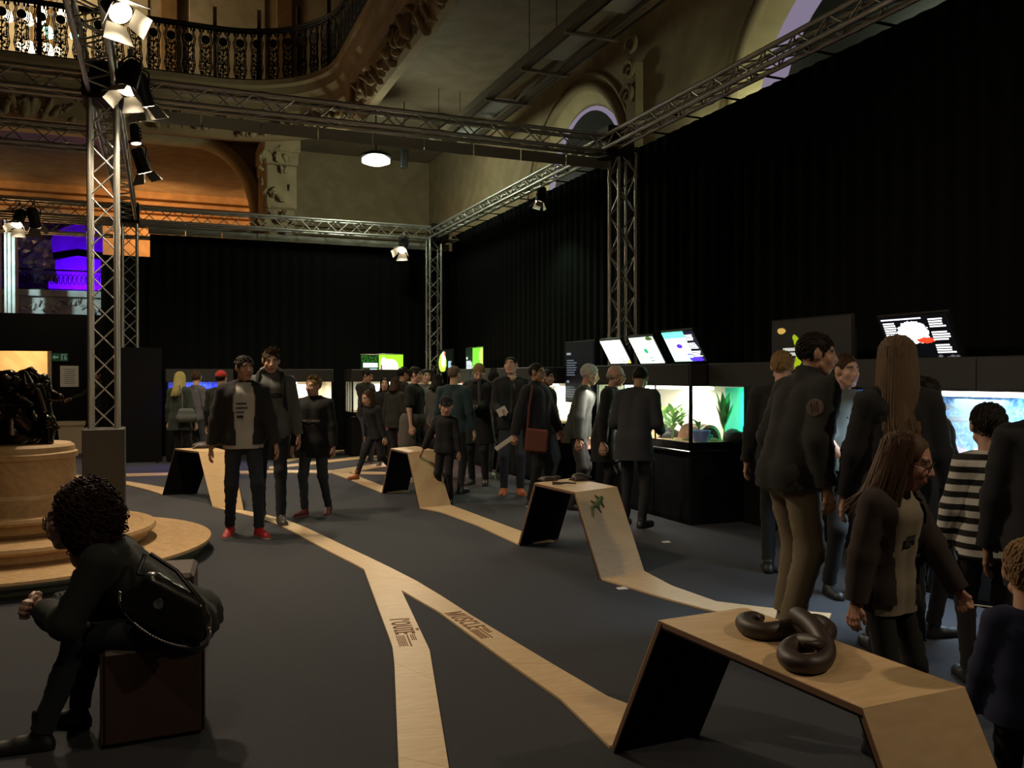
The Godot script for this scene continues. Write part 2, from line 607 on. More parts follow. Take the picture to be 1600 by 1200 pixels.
func ik(a: Vector3, b: Vector3, l1: float, l2: float, pole: Vector3) -> Array:
	# two bones from a towards b: [joint, end]
	var d := b - a
	var L := clampf(d.length(), 0.05, (l1 + l2) * 0.999)
	var u := d.normalized()
	var c := (l1 * l1 + L * L - l2 * l2) / (2.0 * L)
	var h := sqrt(maxf(l1 * l1 - c * c, 0.0))
	var w := (pole - u * pole.dot(u)).normalized()
	return [a + u * c + w * h, a + u * L]
func field(prims: Array, k: float, p: Vector3) -> float:
	var s := 0.0
	for q in prims:
		var d: float
		if q.size() == 2:
			d = (((p - q[0]) / q[1]).length() - 1.0) * minf(q[1].x, minf(q[1].y, q[1].z))
		else:
			var ab: Vector3 = q[1] - q[0]
			var t := clampf((p - q[0]).dot(ab) / maxf(ab.length_squared(), 1e-9), 0, 1)
			d = (p - q[0] - ab * t).length() - lerpf(q[2], q[3], t)
		s += exp(-k * d)
	return s
func cloth(c: Color, rough := 0.9) -> StandardMaterial3D:
	var key := "cloth_" + c.to_html()
	if not M.has(key):
		var m := mat(key, Color(c.r * 0.78, c.g * 0.78, c.b * 0.78), rough, 0.0, M.weave, Vector3.ONE * 9.0, false)
		m.rim_enabled = true
		m.rim = 0.12
	return M[key]

# one person; c describes clothing and pose. Lengths are for a body 1.75 m tall, local +z is where the chest faces
func person(c: Dictionary) -> Dictionary:
	var S: float = c.h / 1.75
	var fem: bool = c.get("fem", false)
	var child: bool = c.h < 1.45
	var at: Vector3 = c.at
	var root := thing("person", c.label, "person", at, deg_to_rad(c.face) - PHI)
	var cell: float = c.get("cell", clampf(0.0016 * c.get("z", 9.0), 0.013, 0.024)) / S
	var T := Basis(Vector3.UP, deg_to_rad(c.get("twist", 0.0))) * Basis(Vector3.RIGHT, deg_to_rad(c.get("lean", 0.0))) * Basis(Vector3.BACK, deg_to_rad(c.get("tilt", 0.0)))
	var P: Vector3 = c.get("pelvis", Vector3(0, 0.93, 0))
	var sw := 0.155 if fem else 0.178
	if child:
		sw = 0.15
	var neck := P + T * Vector3(0, 0.525, -0.015)
	var HB := Basis(Vector3.UP, deg_to_rad(c.get("look", 0.0))) * Basis(Vector3.RIGHT, deg_to_rad(c.get("nod", 0.0))) * Basis(Vector3.BACK, deg_to_rad(c.get("roll", 0.0)))
	var hs: float = c.get("hs", 1.0 if not child else 0.93 / S)
	var hc := neck + T * Vector3(0, 0.06, 0.01) + HB * Vector3(0, 0.085, 0.028) * hs
	# limbs
	var hands: Array = c.get("hands", [null, null])
	var feet: Array = c.get("feet", [Vector3(0.1, 0, 0.02), Vector3(-0.1, 0, -0.02)])
	var J := []
	for i in 2:
		var s := 1.0 - 2.0 * i
		var sh := P + T * Vector3(sw * s, 0.452, -0.015)
		var ht: Vector3 = hands[i] if hands[i] != null else P + T * Vector3(0.27 * s, -0.1, 0.05)
		var pole: Vector3 = c.get("pole", Vector3(0.25, -0.25, -1.0)) * Vector3(s, 1, 1)
		var arm := ik(sh, ht, 0.285, 0.25, pole)
		var hip := P + Vector3(0.085 * s, -0.02, 0)
		var ft: Vector3 = feet[i] + Vector3(0, 0.085, 0)
		var leg := ik(hip, ft, 0.425, 0.425, c.get("knee", Vector3(0.12, 0, 1.0)) * Vector3(s, 1, 1))
		J.append({"s": s, "sh": sh, "el": arm[0], "wr": arm[1], "hip": hip, "kn": leg[0], "an": leg[1]})
	# skin: one continuous figure, head and hands on their own finer grids
	var sk := [[neck - T * Vector3(0, 0.05, 0), hc - HB * Vector3(0, 0.04, 0.02), 0.05, 0.048],
		[P + T * Vector3(-0.05, 0.36, 0.01), P + T * Vector3(0.05, 0.36, 0.01), 0.06, 0.06], [P + T * Vector3(0, 0.4, 0.0), P, 0.06, 0.06],
		[J[0].sh, J[1].sh, 0.03, 0.03], [P + Vector3(-0.05, 0, 0), P + Vector3(0.05, 0, 0), 0.07, 0.07]]
	for j in J:
		sk.append([j.sh, j.el, 0.038, 0.034])
		sk.append([j.el, j.wr, 0.037, 0.024])
		sk.append([j.hip, j.kn, 0.068, 0.046])
		sk.append([j.kn, j.an, 0.045, 0.032])
	var body := nets(sk, cell * 1.25, 70.0)
	var skin: Color = c.get("skin", Color(0.42, 0.25, 0.17))
	var tint := PackedColorArray([skin, Color(skin.r * 0.75, skin.g * 0.5, skin.b * 0.5), c.hair[1], Color(0.55, 0.52, 0.48), Color(0.03, 0.02, 0.015)])
	var cols := PackedColorArray()
	cols.resize(body[0].size())
	cols.fill(skin)
	join(body, head_template(fem or child), Transform3D(HB.scaled(Vector3.ONE * hs), hc), cols, tint)
	var grips: Array = c.get("grip", ["relaxed", "relaxed"])
	var out := {"root": root, "hands": [], "head": hc * S, "T": T}
	for i in 2:
		var j: Dictionary = J[i]
		var y: Vector3 = (j.el - j.wr).normalized()
		var tz: Vector3 = c.get("thumb", Vector3(0, 0.25, 1)) * Vector3(j.s, 1, 1)
		tz = (tz - y * tz.dot(y)).normalized()
		var hb := Basis(y.cross(tz), y, tz)
		if i == 1:
			hb = hb * Basis(Vector3.LEFT, Vector3.UP, Vector3.BACK)
		join(body, hand_template(grips[i]), Transform3D(hb, j.wr), cols, tint)
		out.hands.append(root.transform * ((j.wr - y * 0.08) * S))
		j["hb"] = hb
	var scale_ := Transform3D(Basis.from_scale(Vector3.ONE * S), Vector3.ZERO)
	body[0] = scale_ * (body[0] as PackedVector3Array)
	put("body", amesh(body, cols), M.skin, root)
	# trousers
	var lw: Dictionary = c.get("low", {})
	var lo_: float = lw.get("loose", 0.0)
	var tp := [[P + Vector3(-0.06, 0.02, 0), P + Vector3(0.06, 0.02, 0), 0.108, 0.108], [P + Vector3(-0.055, -0.05, -0.02), P + Vector3(0.055, -0.05, -0.02), 0.105, 0.105]]
	for j in J:
		tp.append([j.hip, j.kn, 0.083 + lo_, 0.062 + lo_])
		tp.append([j.kn, j.an + Vector3(0, -0.01, 0), 0.06 + lo_, 0.047 + lo_])
	var tr := nets(tp, cell, 80.0)
	var cut := []
	for j in J:
		cut.append(j)
	var tv: PackedVector3Array = tr[0]
	for i in tv.size():
		for j in J:
			var ax: Vector3 = (j.an - j.kn).normalized()
			var d: float = (tv[i] - j.an).dot(ax) + 0.005
			if d > 0 and (tv[i] - j.an).length() < 0.16:
				tv[i] -= ax * d
	tr[0] = tv
	wrinkle(tr, 0.012, Vector3(8, 15, 8))
	tr[0] = scale_ * (tr[0] as PackedVector3Array)
	put(lw.get("name", "trousers"), amesh(tr), lw.get("mat", cloth(lw.get("color", col8(34, 38, 48)))), root)
	# shoes
	var sc: Array = c.get("shoes", [col8(24, 22, 22), col8(20, 20, 20)])
	for j in J:
		var t := shoe_template(c.get("shoe", "low"))
		var fd: Vector3 = c.get("toe", Vector3(0.18, 0, 1)) * Vector3(j.s, 1, 1)
		var pitch: float = c.get("heel", [0.0, 0.0])[0 if j.s > 0 else 1]
		var b := facing(fd) * Basis(Vector3.RIGHT, deg_to_rad(pitch))
		var ms_ := [PackedVector3Array(), PackedVector3Array(), PackedInt32Array()]
		var cc := PackedColorArray()
		var ssc := (1.0 if not child else 0.95) * (0.92 if fem else 1.0)
		join(ms_, t, Transform3D((b * Basis.from_scale(Vector3(1, 1, 1.0) * ssc)), j.an + b * Vector3(0, -0.085, 0.03)), cc, PackedColorArray([sc[0].srgb_to_linear(), sc[1].srgb_to_linear()]))
		ms_[0] = scale_ * (ms_[0] as PackedVector3Array)
		put("shoe", amesh(ms_, cc), M.leather, root)
	# upper garments, each around the same torso: [ease, hem, sleeve, opening]
	for g: Dictionary in c.tops:
		var e: float = g.get("ease", 0.0)
		var hem: float = g.get("hem", 0.08)
		var fl: float = g.get("flare", 0.0)
		var wst := -0.012 if fem else 0.0
		var up := []
		for s in [-1.0, 1.0]:
			up.append([P + T * Vector3((sw - 0.108) * s, 0.39, 0.012), P + T * Vector3(0.054 * s, 0.19, 0.002), 0.088 + e, 0.082 + e + wst])
			up.append([P + T * Vector3(0.054 * s, 0.19, 0.002), P + T * Vector3(0.062 * s, -0.02, 0.0), 0.082 + e + wst, 0.094 + e])
			up.append([P + T * Vector3(0.03 * s, 0.52, -0.012), P + T * Vector3(sw * s * 0.92, 0.452, -0.012), 0.04 + e * 0.4, 0.046 + e * 0.6])
			if hem > 0.02:
				var hb_: Vector3 = P + Vector3((0.064 + fl) * s, -hem - 0.04, fl * 0.2)
				up.append([P + T * Vector3(0.062 * s, -0.02, 0.0), hb_, 0.094 + e, 0.096 + e + fl])
		if hem > 0.2:
			up.append([P + Vector3(0, -0.05, 0), P + Vector3(0, -hem - 0.04, 0), 0.1 + e, 0.1 + e + fl])
		up.append([neck - T * Vector3(0, 0.05, 0), neck + T * Vector3(0, g.get("collar", 0.0) - 0.01, -0.005), 0.058 + e * 0.3, 0.057 + e * 0.3])
		var sl: float = g.get("sleeve", 1.0)
		for j in J:
			if sl > 0:
				var ee: Vector3 = j.sh.lerp(j.el, minf(sl * 2.0, 1.0))
				up.append([j.sh, ee, 0.05 + e * 0.6, lerpf(0.05, 0.044, minf(sl * 2.0, 1.0)) + e * 0.6 + (0.01 if sl < 0.5 else 0.0)])
				if sl > 0.5:
					up.append([j.el, j.el.lerp(j.wr, (sl - 0.5) * 2.0), 0.044 + e * 0.6, 0.034 + e * 0.5])
		if g.get("hood", false):
			up.append([neck + T * Vector3(-0.06, -0.03, -0.07), neck + T * Vector3(0.06, -0.03, -0.07), 0.05, 0.05])
			up.append([neck + T * Vector3(0, -0.06, -0.09), neck + T * Vector3(0, -0.12, -0.1), 0.06, 0.04])
		var k := 85.0
		var n := nets(up, cell, k)
		var v: PackedVector3Array = n[0]
		var Ti := T.inverse()
		var op: float = g.get("open", 0.0)
		var nt: float = g.get("collar", 0.0) + 0.035
		var band: float = g.get("cut_low", 0.0)
		for i in v.size():
			var q := Ti * (v[i] - P)
			if hem > -0.5 and v[i].y < P.y - hem and q.y < 0.1:
				v[i].y = P.y - hem + (v[i].y - P.y + hem) * 0.04
			if q.y > 0.525 + nt - 0.02 and absf(q.x) < 0.1:
				v[i] -= T * Vector3(0, q.y - 0.505 - nt, 0)
			if op > 0 and q.z > 0.0 and q.y < 0.54:
				var wv: float = op * lerpf(0.75, 1.0, clampf(q.y / 0.3, 0, 1)) * (1.0 if q.y < 0.4 else lerpf(1.0, 0.7, (q.y - 0.4) / 0.14))
				var ex: float = absf(q.x - g.get("open_x", 0.0))
				if ex < wv:
					v[i] -= T * Vector3(0, 0, minf(0.09, q.z))
			for j in J:
				if sl > 0.5:
					var ax: Vector3 = (j.wr - j.el).normalized()
					var d: float = (v[i] - j.el.lerp(j.wr, (sl - 0.5) * 2.0)).dot(ax) + 0.004
					if d > 0 and (v[i] - j.wr).length() < 0.13:
						v[i] -= ax * d
		n[0] = v
		wrinkle(n, g.get("fold", 0.014), Vector3(8, 11, 8))
		n[0] = scale_ * (n[0] as PackedVector3Array)
		var gm: Material = g.mat if g.has("mat") else cloth(g.color)
		put(g.name, amesh(n), gm, root)
		if g.has("print"):
			for pr in g["print"]:
				var pst := ms()
				var nxp := 10
				var nyp := 6
				var pts := []
				for iy in nyp + 1:
					for ixp in nxp + 1:
						var q2 := Vector3(lerpf(pr[0], pr[1], float(ixp) / nxp), lerpf(pr[2], pr[3], float(iy) / nyp), 0.34)
						while q2.z > 0.0 and field(up, k, P + T * q2) < 1.0:
							q2.z -= 0.006
						pts.append((P + T * (q2 + Vector3(0, 0, 0.013))) * S)
				for iy in nyp:
					for ixp in nxp:
						var a := iy * (nxp + 1) + ixp
						quad(pst, pts[a], pts[a + 1], pts[a + nxp + 2], pts[a + nxp + 1])
				obj("print", pst, cloth(pr[4]), root)
	# hair
	var style: String = c.hair[0]
	if style != "none":
		var hm: Mesh = curls_mesh() if style == "curls" else hair_mesh(style)
		var hk := "hair_" + (c.hair[1] as Color).to_html()
		if not M.has(hk):
			mat(hk, (c.hair[1] as Color).linear_to_srgb(), 0.6).metallic_specular = 0.25
		var ho := put("hair", hm, M[hk], root)
		ho.transform = Transform3D(HB.scaled(Vector3.ONE * hs * S), hc * S)
	out["hx"] = Transform3D(HB.scaled(Vector3.ONE * hs * S), hc * S)
	out["neck"] = neck * S
	out["P"] = P * S
	out["S"] = S
	out["J"] = J
	if c.get("glasses", false):
		var gs := ms()
		for s in [-1.0, 1.0]:
			var ring := []
			for i in 17:
				var a := TAU * i / 16
				ring.append(Vector3(0.033 * s + cos(a) * 0.024, 0.0 + sin(a) * 0.018, 0.096))
			tube(gs, ring, 0.0022, -1, 5, false)
			tube(gs, [Vector3(0.057 * s, 0.004, 0.095), Vector3(0.077 * s, 0.006, 0.05), Vector3(0.082 * s, 0.006, -0.02)], 0.002, -1, 5)
		tube(gs, [Vector3(-0.009, 0.004, 0.097), Vector3(0.009, 0.004, 0.097)], 0.002, -1, 5)
		var go := obj("glasses", gs, M.black_plastic, root)
		go.transform = out.hx
	if c.has("cap"):
		var cn := nets([[Vector3(0, 0.05, -0.016), Vector3(0.088, 0.088, 0.104)]] + ([[Vector3(-0.03, 0.05, 0.09), Vector3(-0.02, 0.046, 0.13), 0.02, 0.014], [Vector3(0.03, 0.05, 0.09), Vector3(0.02, 0.046, 0.13), 0.02, 0.014]] if c.get("visor", true) else []), 0.009, 110.0)
		flatten(cn, [Plane(Vector3(0, -1, 0.0), -0.036)])
		var co := put("cap", amesh(cn), cloth(c.cap), root)
		co.transform = out.hx
	if c.has("scarf"):
		var s3 := ms()
		var loop := []
		for i in 13:
			var a := TAU * i / 12
			loop.append(neck * S + T * Vector3(sin(a) * 0.085, 0.0 + cos(a) * 0.01, cos(a) * 0.085) * S)
		tube(s3, loop, 0.035 * S, -1, 8, false)
		tube(s3, [neck * S + T * Vector3(0.03, 0, 0.09) * S, neck * S + T * Vector3(0.045, -0.16, 0.135) * S, neck * S + T * Vector3(0.05, -0.38, 0.125) * S], 0.035 * S, 0.03 * S, 8)
		obj("scarf", s3, cloth(c.scarf), root)
	return out

# ---------- trusses ----------
func truss(called: String, label: String, a: Vector3, b: Vector3, group: String, s := 0.24, bay := 0.25) -> Node3D:
	# box truss of four chords with zigzag braces on its four faces
	var dir := (b - a).normalized()
	var L := (b - a).length()
	var up := Vector3.UP if absf(dir.y) < 0.5 else Vector3.BACK
	var sx := dir.cross(up).normalized()
	var sy := sx.cross(dir).normalized()
	var root := thing(called, label, "truss", a, 0.0, group)
	var cm := CylinderMesh.new()
	cm.top_radius = 0.025
	cm.bottom_radius = 0.025
	cm.height = L
	cm.radial_segments = 12
	cm.rings = 0
	var corners := []
	for q in [Vector2(-1, -1), Vector2(1, -1), Vector2(1, 1), Vector2(-1, 1)]:
		var o: Vector3 = (sx * q.x + sy * q.y) * s * 0.5
		corners.append(o)
		var m := put("chord", cm, M.alu, root)
		m.transform = Transform3D(Basis(sx, dir, sx.cross(dir)), o + dir * L * 0.5)
	var n := int(round(L / bay))
	var bl := L / n
	var bm := CylinderMesh.new()
	bm.top_radius = 0.0085
	bm.bottom_radius = 0.0085
	bm.height = sqrt(s * s + bl * bl)
	bm.radial_segments = 6
	bm.rings = 0
	for f in 4:
		var c0: Vector3 = corners[f]
		var c1: Vector3 = corners[(f + 1) % 4]
		for i in n:
			var flip := (i + f) % 2 == 0
			var p: Vector3 = (c0 if flip else c1) + dir * bl * i
			var q: Vector3 = (c1 if flip else c0) + dir * bl * (i + 1)
			var m := put("brace", bm, M.alu, root)
			m.transform = Transform3D(along(p, q), (p + q) * 0.5)
	# joints between the lengths: conical couplers with collars
	var k := int(L / 2.0)
	for i in range(1, k + 1):
		var st := ms()
		for o in corners:
			var c: Vector3 = o + dir * minf(i * 2.0, L - 0.05)
			tube(st, [c - dir * 0.05, c - dir * 0.02, c + dir * 0.02, c + dir * 0.05], 0.027, -1, 8, true, [0.026, 0.032, 0.032, 0.026])
		obj("coupler", st, M.alu, root)
	return root
func stage_lamp(label: String, at: Vector3, aim: Vector3, energy: float, cone: float, doors := true, color := Color(1.0, 0.9, 0.76), top := 0.0, size := 1.0, reach := Vector3.ZERO) -> Node3D:
	# black lantern on a yoke with a clamp; four barn doors in front of the lens
	var d := (aim - at).normalized()
	var b := facing(d)
	var root := thing("stage_lamp", label, "stage lamp", at, 0.0, "stage lamps hung on the trusses")
	var st := ms()
	var L := 0.3 * size
	var r := 0.09 * size
	var prof := [[0.0, 0.75], [0.03, 0.95], [L - 0.02, 1.0], [L, 1.08], [L + 0.02, 1.08]]
	var pts := []
	var rr := []
	for q in prof:
		pts.append(b.z * (q[0] - L))
		rr.append(q[1] * r)
	tube(st, pts, r, r, 16, true, rr)
	for i in 4:
		box(st, b.z * (-L * 0.75 + i * 0.035) + b.y * r, Vector3(r * 1.2, 0.02, 0.012), b)
	obj("housing", st, M.black_metal, root)
	var ls := ms()
	tube(ls, [b.z * 0.021, b.z * 0.03], r * 0.93, r * 0.8, 20, true)
	obj("lens", ls, M.lamp_lens, root)
	var ys := ms()
	var hang := Vector3.UP * maxf(0.22, top)
	var mid := -b.z * L * 0.5
	for s in [-1.0, 1.0]:
		tube(ys, [mid + b.x * s * (r + 0.01), mid + b.x * s * (r + 0.02) + Vector3.UP * 0.14 * size, mid + b.x * s * 0.02 + Vector3.UP * 0.19 * size], 0.009, -1, 6)
	tube(ys, [mid + Vector3.UP * 0.185 * size, mid + hang], 0.014, -1, 8)
	if reach != Vector3.ZERO:
		tube(ys, [mid + hang, mid + hang + reach], 0.02, -1, 8)
	var cs := ms()
	box(cs, mid + hang + reach, Vector3(0.05, 0.06, 0.05))
	obj("yoke", ys, M.black_metal, root)
	obj("clamp", cs, M.alu, root)
	if doors:
		for i in 4:
			var a := i * PI / 2
			var out := b.x * cos(a) + b.y * sin(a)
			var tan := -b.x * sin(a) + b.y * cos(a)
			var w := 0.075 * size
			var w2 := 0.12 * size if i % 2 else 0.085 * size
			var e := b.z * 0.025 + out * r * 0.98
			var o := b.z * (0.025 + 0.125 * size) + out * (r + 0.075 * size)
			var nn := tan.cross(o - e).normalized() * 0.003
			var ds := ms()
			hexa(ds, [e - tan * w - nn, e + tan * w - nn, o + tan * w2 - nn, o - tan * w2 - nn, e - tan * w + nn, e + tan * w + nn, o + tan * w2 + nn, o - tan * w2 + nn])
			obj("barn_door", ds, M.door_metal, root)
	if energy > 0.0:
		var l := SpotLight3D.new()
		root.add_child(l)
		l.name = "beam"
		l.transform = Transform3D(Basis.looking_at(d, Vector3.UP if absf(d.y) < 0.95 else Vector3.RIGHT), b.z * 0.05)
		l.light_energy = energy
		l.light_color = color
		l.spot_angle = 66.0 if doors else cone
		l.spot_angle_attenuation = 0.6
		l.spot_range = 40.0
		l.spot_attenuation = 2.0
		l.light_size = 0.08
		l.shadow_enabled = true
	return root
func omni(parent: Node, at: Vector3, e: float, c: Color, size := 0.1) -> void:
	var l := OmniLight3D.new()
	parent.add_child(l)
	l.name = "light"
	l.position = at
	l.light_energy = e
	l.light_color = c
	l.light_size = size
	l.omni_range = 60.0
	l.omni_attenuation = 2.0
	l.shadow_enabled = true
func area(parent: Node, xf: Transform3D, size: Vector2, e: float, c: Color) -> void:
	var l := AreaLight3D.new()
	parent.add_child(l)
	l.name = "light"
	l.transform = xf
	l.area_size = size
	l.area_normalize_energy = true
	l.area_range = 60.0
	l.light_energy = e
	l.light_color = c
	l.shadow_enabled = true

# ---------- screens ----------
func screen_tex(kind: String) -> ImageTexture:
	var img := Image.create(160, 96, false, Image.FORMAT_RGB8)
	var r := RandomNumberGenerator.new()
	r.seed = hash(kind)
	var blob := func(cx: float, cy: float, rx: float, ry: float, c: Color) -> void:
		for y in range(maxi(0, int(cy - ry)), mini(96, int(cy + ry) + 1)):
			for x in range(maxi(0, int(cx - rx)), mini(160, int(cx + rx) + 1)):
				var n := wob.get_noise_2d(x * 0.12 + cx, y * 0.12) * 0.35
				if pow((x - cx) / rx, 2) + pow((y - cy) / ry, 2) < 1.0 + n:
					img.set_pixel(x, y, c)
	var lines := func(x: int, y: int, w: int, n: int, c: Color, h := 3) -> void:
		for i in n:
			img.fill_rect(Rect2i(x, y + i * (h + 2), int(w * r.randf_range(0.7, 1.0)), h), c)
	match kind:
		"white":
			img.fill(Color(0.97, 0.98, 0.95))
			blob.call(84.0, 52.0, 5.0, 8.0, Color(0.75, 0.68, 0.5))
			img.fill_rect(Rect2i(98, 76, 22, 14), Color(0.25, 0.25, 0.2))
			img.fill_rect(Rect2i(101, 79, 16, 8), Color(0.95, 0.95, 0.9))
			blob.call(150.0, 92.0, 14.0, 8.0, Color(0.8, 0.7, 0.3))
		"leaf":
			img.fill(Color(0.9, 0.96, 0.92))
			for i in 12:
				blob.call(r.randf_range(0, 50), r.randf_range(0, 96), r.randf_range(3, 9), r.randf_range(2, 6), Color(0.55, 0.7, 0.5))
			blob.call(76.0, 50.0, 13.0, 9.0, Color(0.12, 0.5, 0.3))
			blob.call(130.0, 6.0, 24.0, 7.0, Color(0.2, 0.28, 0.12))
			for i in 3:
				lines.call(112, 16 + i * 24, 46, 3, Color(1, 1, 1))
			img.fill_rect(Rect2i(80, 74, 24, 14), Color(0.12, 0.3, 0.25))
			img.fill_rect(Rect2i(83, 77, 18, 8), Color(0.8, 0.9, 0.85))
		"violet":
			img.fill(Color(0.75, 1.0, 0.88))
			img.fill_rect(Rect2i(112, 0, 48, 96), Color(0.06, 0.05, 0.1))
			img.fill_rect(Rect2i(0, 0, 112, 20), Color(0.35, 0.95, 0.65))
			blob.call(62.0, 46.0, 16.0, 7.0, Color(0.28, 0.12, 0.75))
			blob.call(120.0, 90.0, 34.0, 9.0, Color(0.25, 0.15, 0.7))
			for i in 3:
				lines.call(114, 12 + i * 26, 44, 4, Color(1, 1, 1))
			img.fill_rect(Rect2i(84, 72, 26, 16), Color(0.2, 0.1, 0.55))
			img.fill_rect(Rect2i(87, 75, 20, 10), Color(0.8, 0.95, 0.95))
		"fish":
			img.fill(Color(0.01, 0.012, 0.02))
			img.fill_rect(Rect2i(4, 4, 96, 3), Color(0.9, 0.9, 1))
			lines.call(6, 12, 38, 6, Color(1, 1, 1))
			blob.call(72.0, 34.0, 36.0, 24.0, Color(0.95, 0.96, 1.0))
			blob.call(96.0, 52.0, 20.0, 6.0, Color(0.85, 0.2, 0.1))
			for i in 3:
				lines.call(114, 8 + i * 27, 42, 4, Color(1, 1, 1))
			for i in 8:
				blob.call(r.randf_range(110, 158), r.randf_range(84, 94), 5.0, 3.0, Color(0.25, 0.25, 0.25))
		"snake":
			img.fill(Color(0.075, 0.065, 0.05))
			for i in 22:
				img.fill_rect(Rect2i(i * 8, r.randi_range(0, 20), 2, r.randi_range(40, 90)), Color(0.1, 0.085, 0.06))
			blob.call(20.0, 14.0, 9.0, 5.0, Color(1, 0.82, 0.4))
			for i in 30:
				var t := i / 29.0
				blob.call(48.0 + sin(t * 3.0) * 14.0, 24.0 + t * 44.0, 4.0 + sin(t * PI) * 7.0, 4.0, Color(0.8, 0.9, 0.1))
			lines.call(24, 40, 34, 2, Color(1, 1, 0.95), 5)
			lines.call(26, 56, 28, 2, Color(0.6, 0.6, 0.55), 1)
			blob.call(84.0, 78.0, 6.0, 8.0, Color(0.75, 0.9, 0.2))
		"green_text":
			img.fill(Color(0.05, 0.14, 0.04))
			for i in 30:
				blob.call(r.randf_range(0, 160), r.randf_range(0, 30), 6.0, 4.0, Color(0.12, 0.34, 0.06))
			img.fill_rect(Rect2i(18, 34, 134, 20), Color(0.85, 1, 1))
			lines.call(40, 60, 112, 6, Color(0.8, 0.95, 1.0), 4)
		"frog":
			img.fill(Color(0.55, 0.9, 0.15))
			blob.call(70.0, 60.0, 60.0, 42.0, Color(1, 1, 0.85))
			blob.call(30.0, 40.0, 18.0, 30.0, Color(1, 0.95, 0.9))
			blob.call(16.0, 62.0, 6.0, 20.0, Color(0.6, 0.1, 0.6))
			blob.call(120.0, 82.0, 10.0, 14.0, Color(0.7, 0.9, 0.1))
		"toad":
			img.fill(Color(0.03, 0.06, 0.04))
			blob.call(48.0, 56.0, 44.0, 44.0, Color(0.75, 0.95, 0.3))
			blob.call(56.0, 40.0, 24.0, 36.0, Color(1, 0.97, 0.85))
			blob.call(72.0, 14.0, 10.0, 10.0, Color(0.75, 0.45, 0.35))
			lines.call(112, 50, 40, 6, Color(0.75, 0.9, 1))
		"newt":
			img.fill(Color(0.02, 0.08, 0.05))
			img.fill_rect(Rect2i(66, 0, 94, 96), Color(0.45, 0.85, 0.2))
			blob.call(150.0, 40.0, 26.0, 40.0, Color(0.75, 0.95, 0.4))
			lines.call(6, 52, 60, 7, Color(0.9, 0.95, 1.0), 4)
			blob.call(12.0, 40.0, 6.0, 6.0, Color(0.9, 1, 1))
		"poster":
			img.fill(Color(0.012, 0.02, 0.05))
			for i in 60:
				blob.call(r.randf_range(80, 158), r.randf_range(40, 94), 1.6, 2.4, Color(0.03, 0.08, 0.22))
			lines.call(8, 16, 30, 1, Color(0.8, 0.85, 0.9), 4)
			lines.call(8, 28, 60, 7, Color(0.55, 0.6, 0.66), 2)
			lines.call(8, 62, 16, 1, Color(0.7, 0.75, 0.8), 4)
			lines.call(8, 72, 58, 5, Color(0.5, 0.55, 0.6), 2)
	return ImageTexture.create_from_image(img)
func monitor(called: String, label: String, c: Vector3, b: Basis, w: float, h: float, kind: String, e: float, group := "", pole := 0.0) -> Node3D:
	var root := thing(called, label, "screen", c, 0.0, group)
	var st := ms()
	cbox(st, -b.z * 0.022, Vector3(w + 0.04, h + 0.04, 0.04), 0.006, b)
	obj("casing", st, M.black_plastic, root)
	var ps := ms()
	var z := b.z * 0.003
	quad(ps, z - b.x * w / 2 - b.y * h / 2, z + b.x * w / 2 - b.y * h / 2, z + b.x * w / 2 + b.y * h / 2, z - b.x * w / 2 + b.y * h / 2, true)
	obj("display", ps, glow("screen_" + kind, Color.WHITE, e, screen_tex(kind)), root)
	var ws := ms()
	tube(ws, [-b.z * 0.04, -b.z * 0.1 - Vector3.UP * 0.02], 0.02, -1, 8)
	if pole > 0.0:
		tube(ws, [-b.z * 0.05, -b.z * 0.05 - Vector3.UP * pole], 0.02, -1, 8)
	obj("bracket", ws, M.black_metal, root)
	return root

# ---------- plants ----------
func leaf_blade(st: SurfaceTool, a: Vector3, dir: Vector3, L: float, w: float, droop: float) -> void:
	var side := dir.cross(Vector3.UP).normalized()
	if side.length() < 0.1:
		side = Vector3.RIGHT
	var pts := []
	for i in 6:
		var t := i / 5.0
		pts.append([a + dir * L * t - Vector3.UP * droop * t * t * L, w * sin(PI * clampf(0.12 + t * 0.88, 0, 1))])
	for i in 5:
		var p: Vector3 = pts[i][0]
		var q: Vector3 = pts[i + 1][0]
		quad(st, p - side * pts[i][1], q - side * pts[i + 1][1], q + side * pts[i + 1][1], p + side * pts[i][1])
func plant(called: String, label: String, at: Vector3, h: float, n: int, w: float, m: Material, spread: float, seed_: int, group := "") -> Node3D:
	var root := thing(called, label, "plant", at, 0.0, group)
	var r := RandomNumberGenerator.new()
	r.seed = seed_
	var ss := ms()
	tube(ss, [Vector3.ZERO, Vector3(0.01, h * 0.3, 0), Vector3(0.0, h * 0.55, 0.01)], 0.012, 0.006, 6)
	obj("stem", ss, M.stem, root)
	for i in n:
		var a := TAU * i / n * 2.4 + r.randf() * 0.4
		var y := h * r.randf_range(0.2, 0.6)
		var d := Vector3(cos(a) * spread, r.randf_range(0.5, 1.0), sin(a) * spread).normalized()
		var st := ms()
		leaf_blade(st, Vector3(0, y, 0), d, h * r.randf_range(0.4, 0.62), w, 0.35 * spread)
		obj("leaf", st, m, root)
	return root

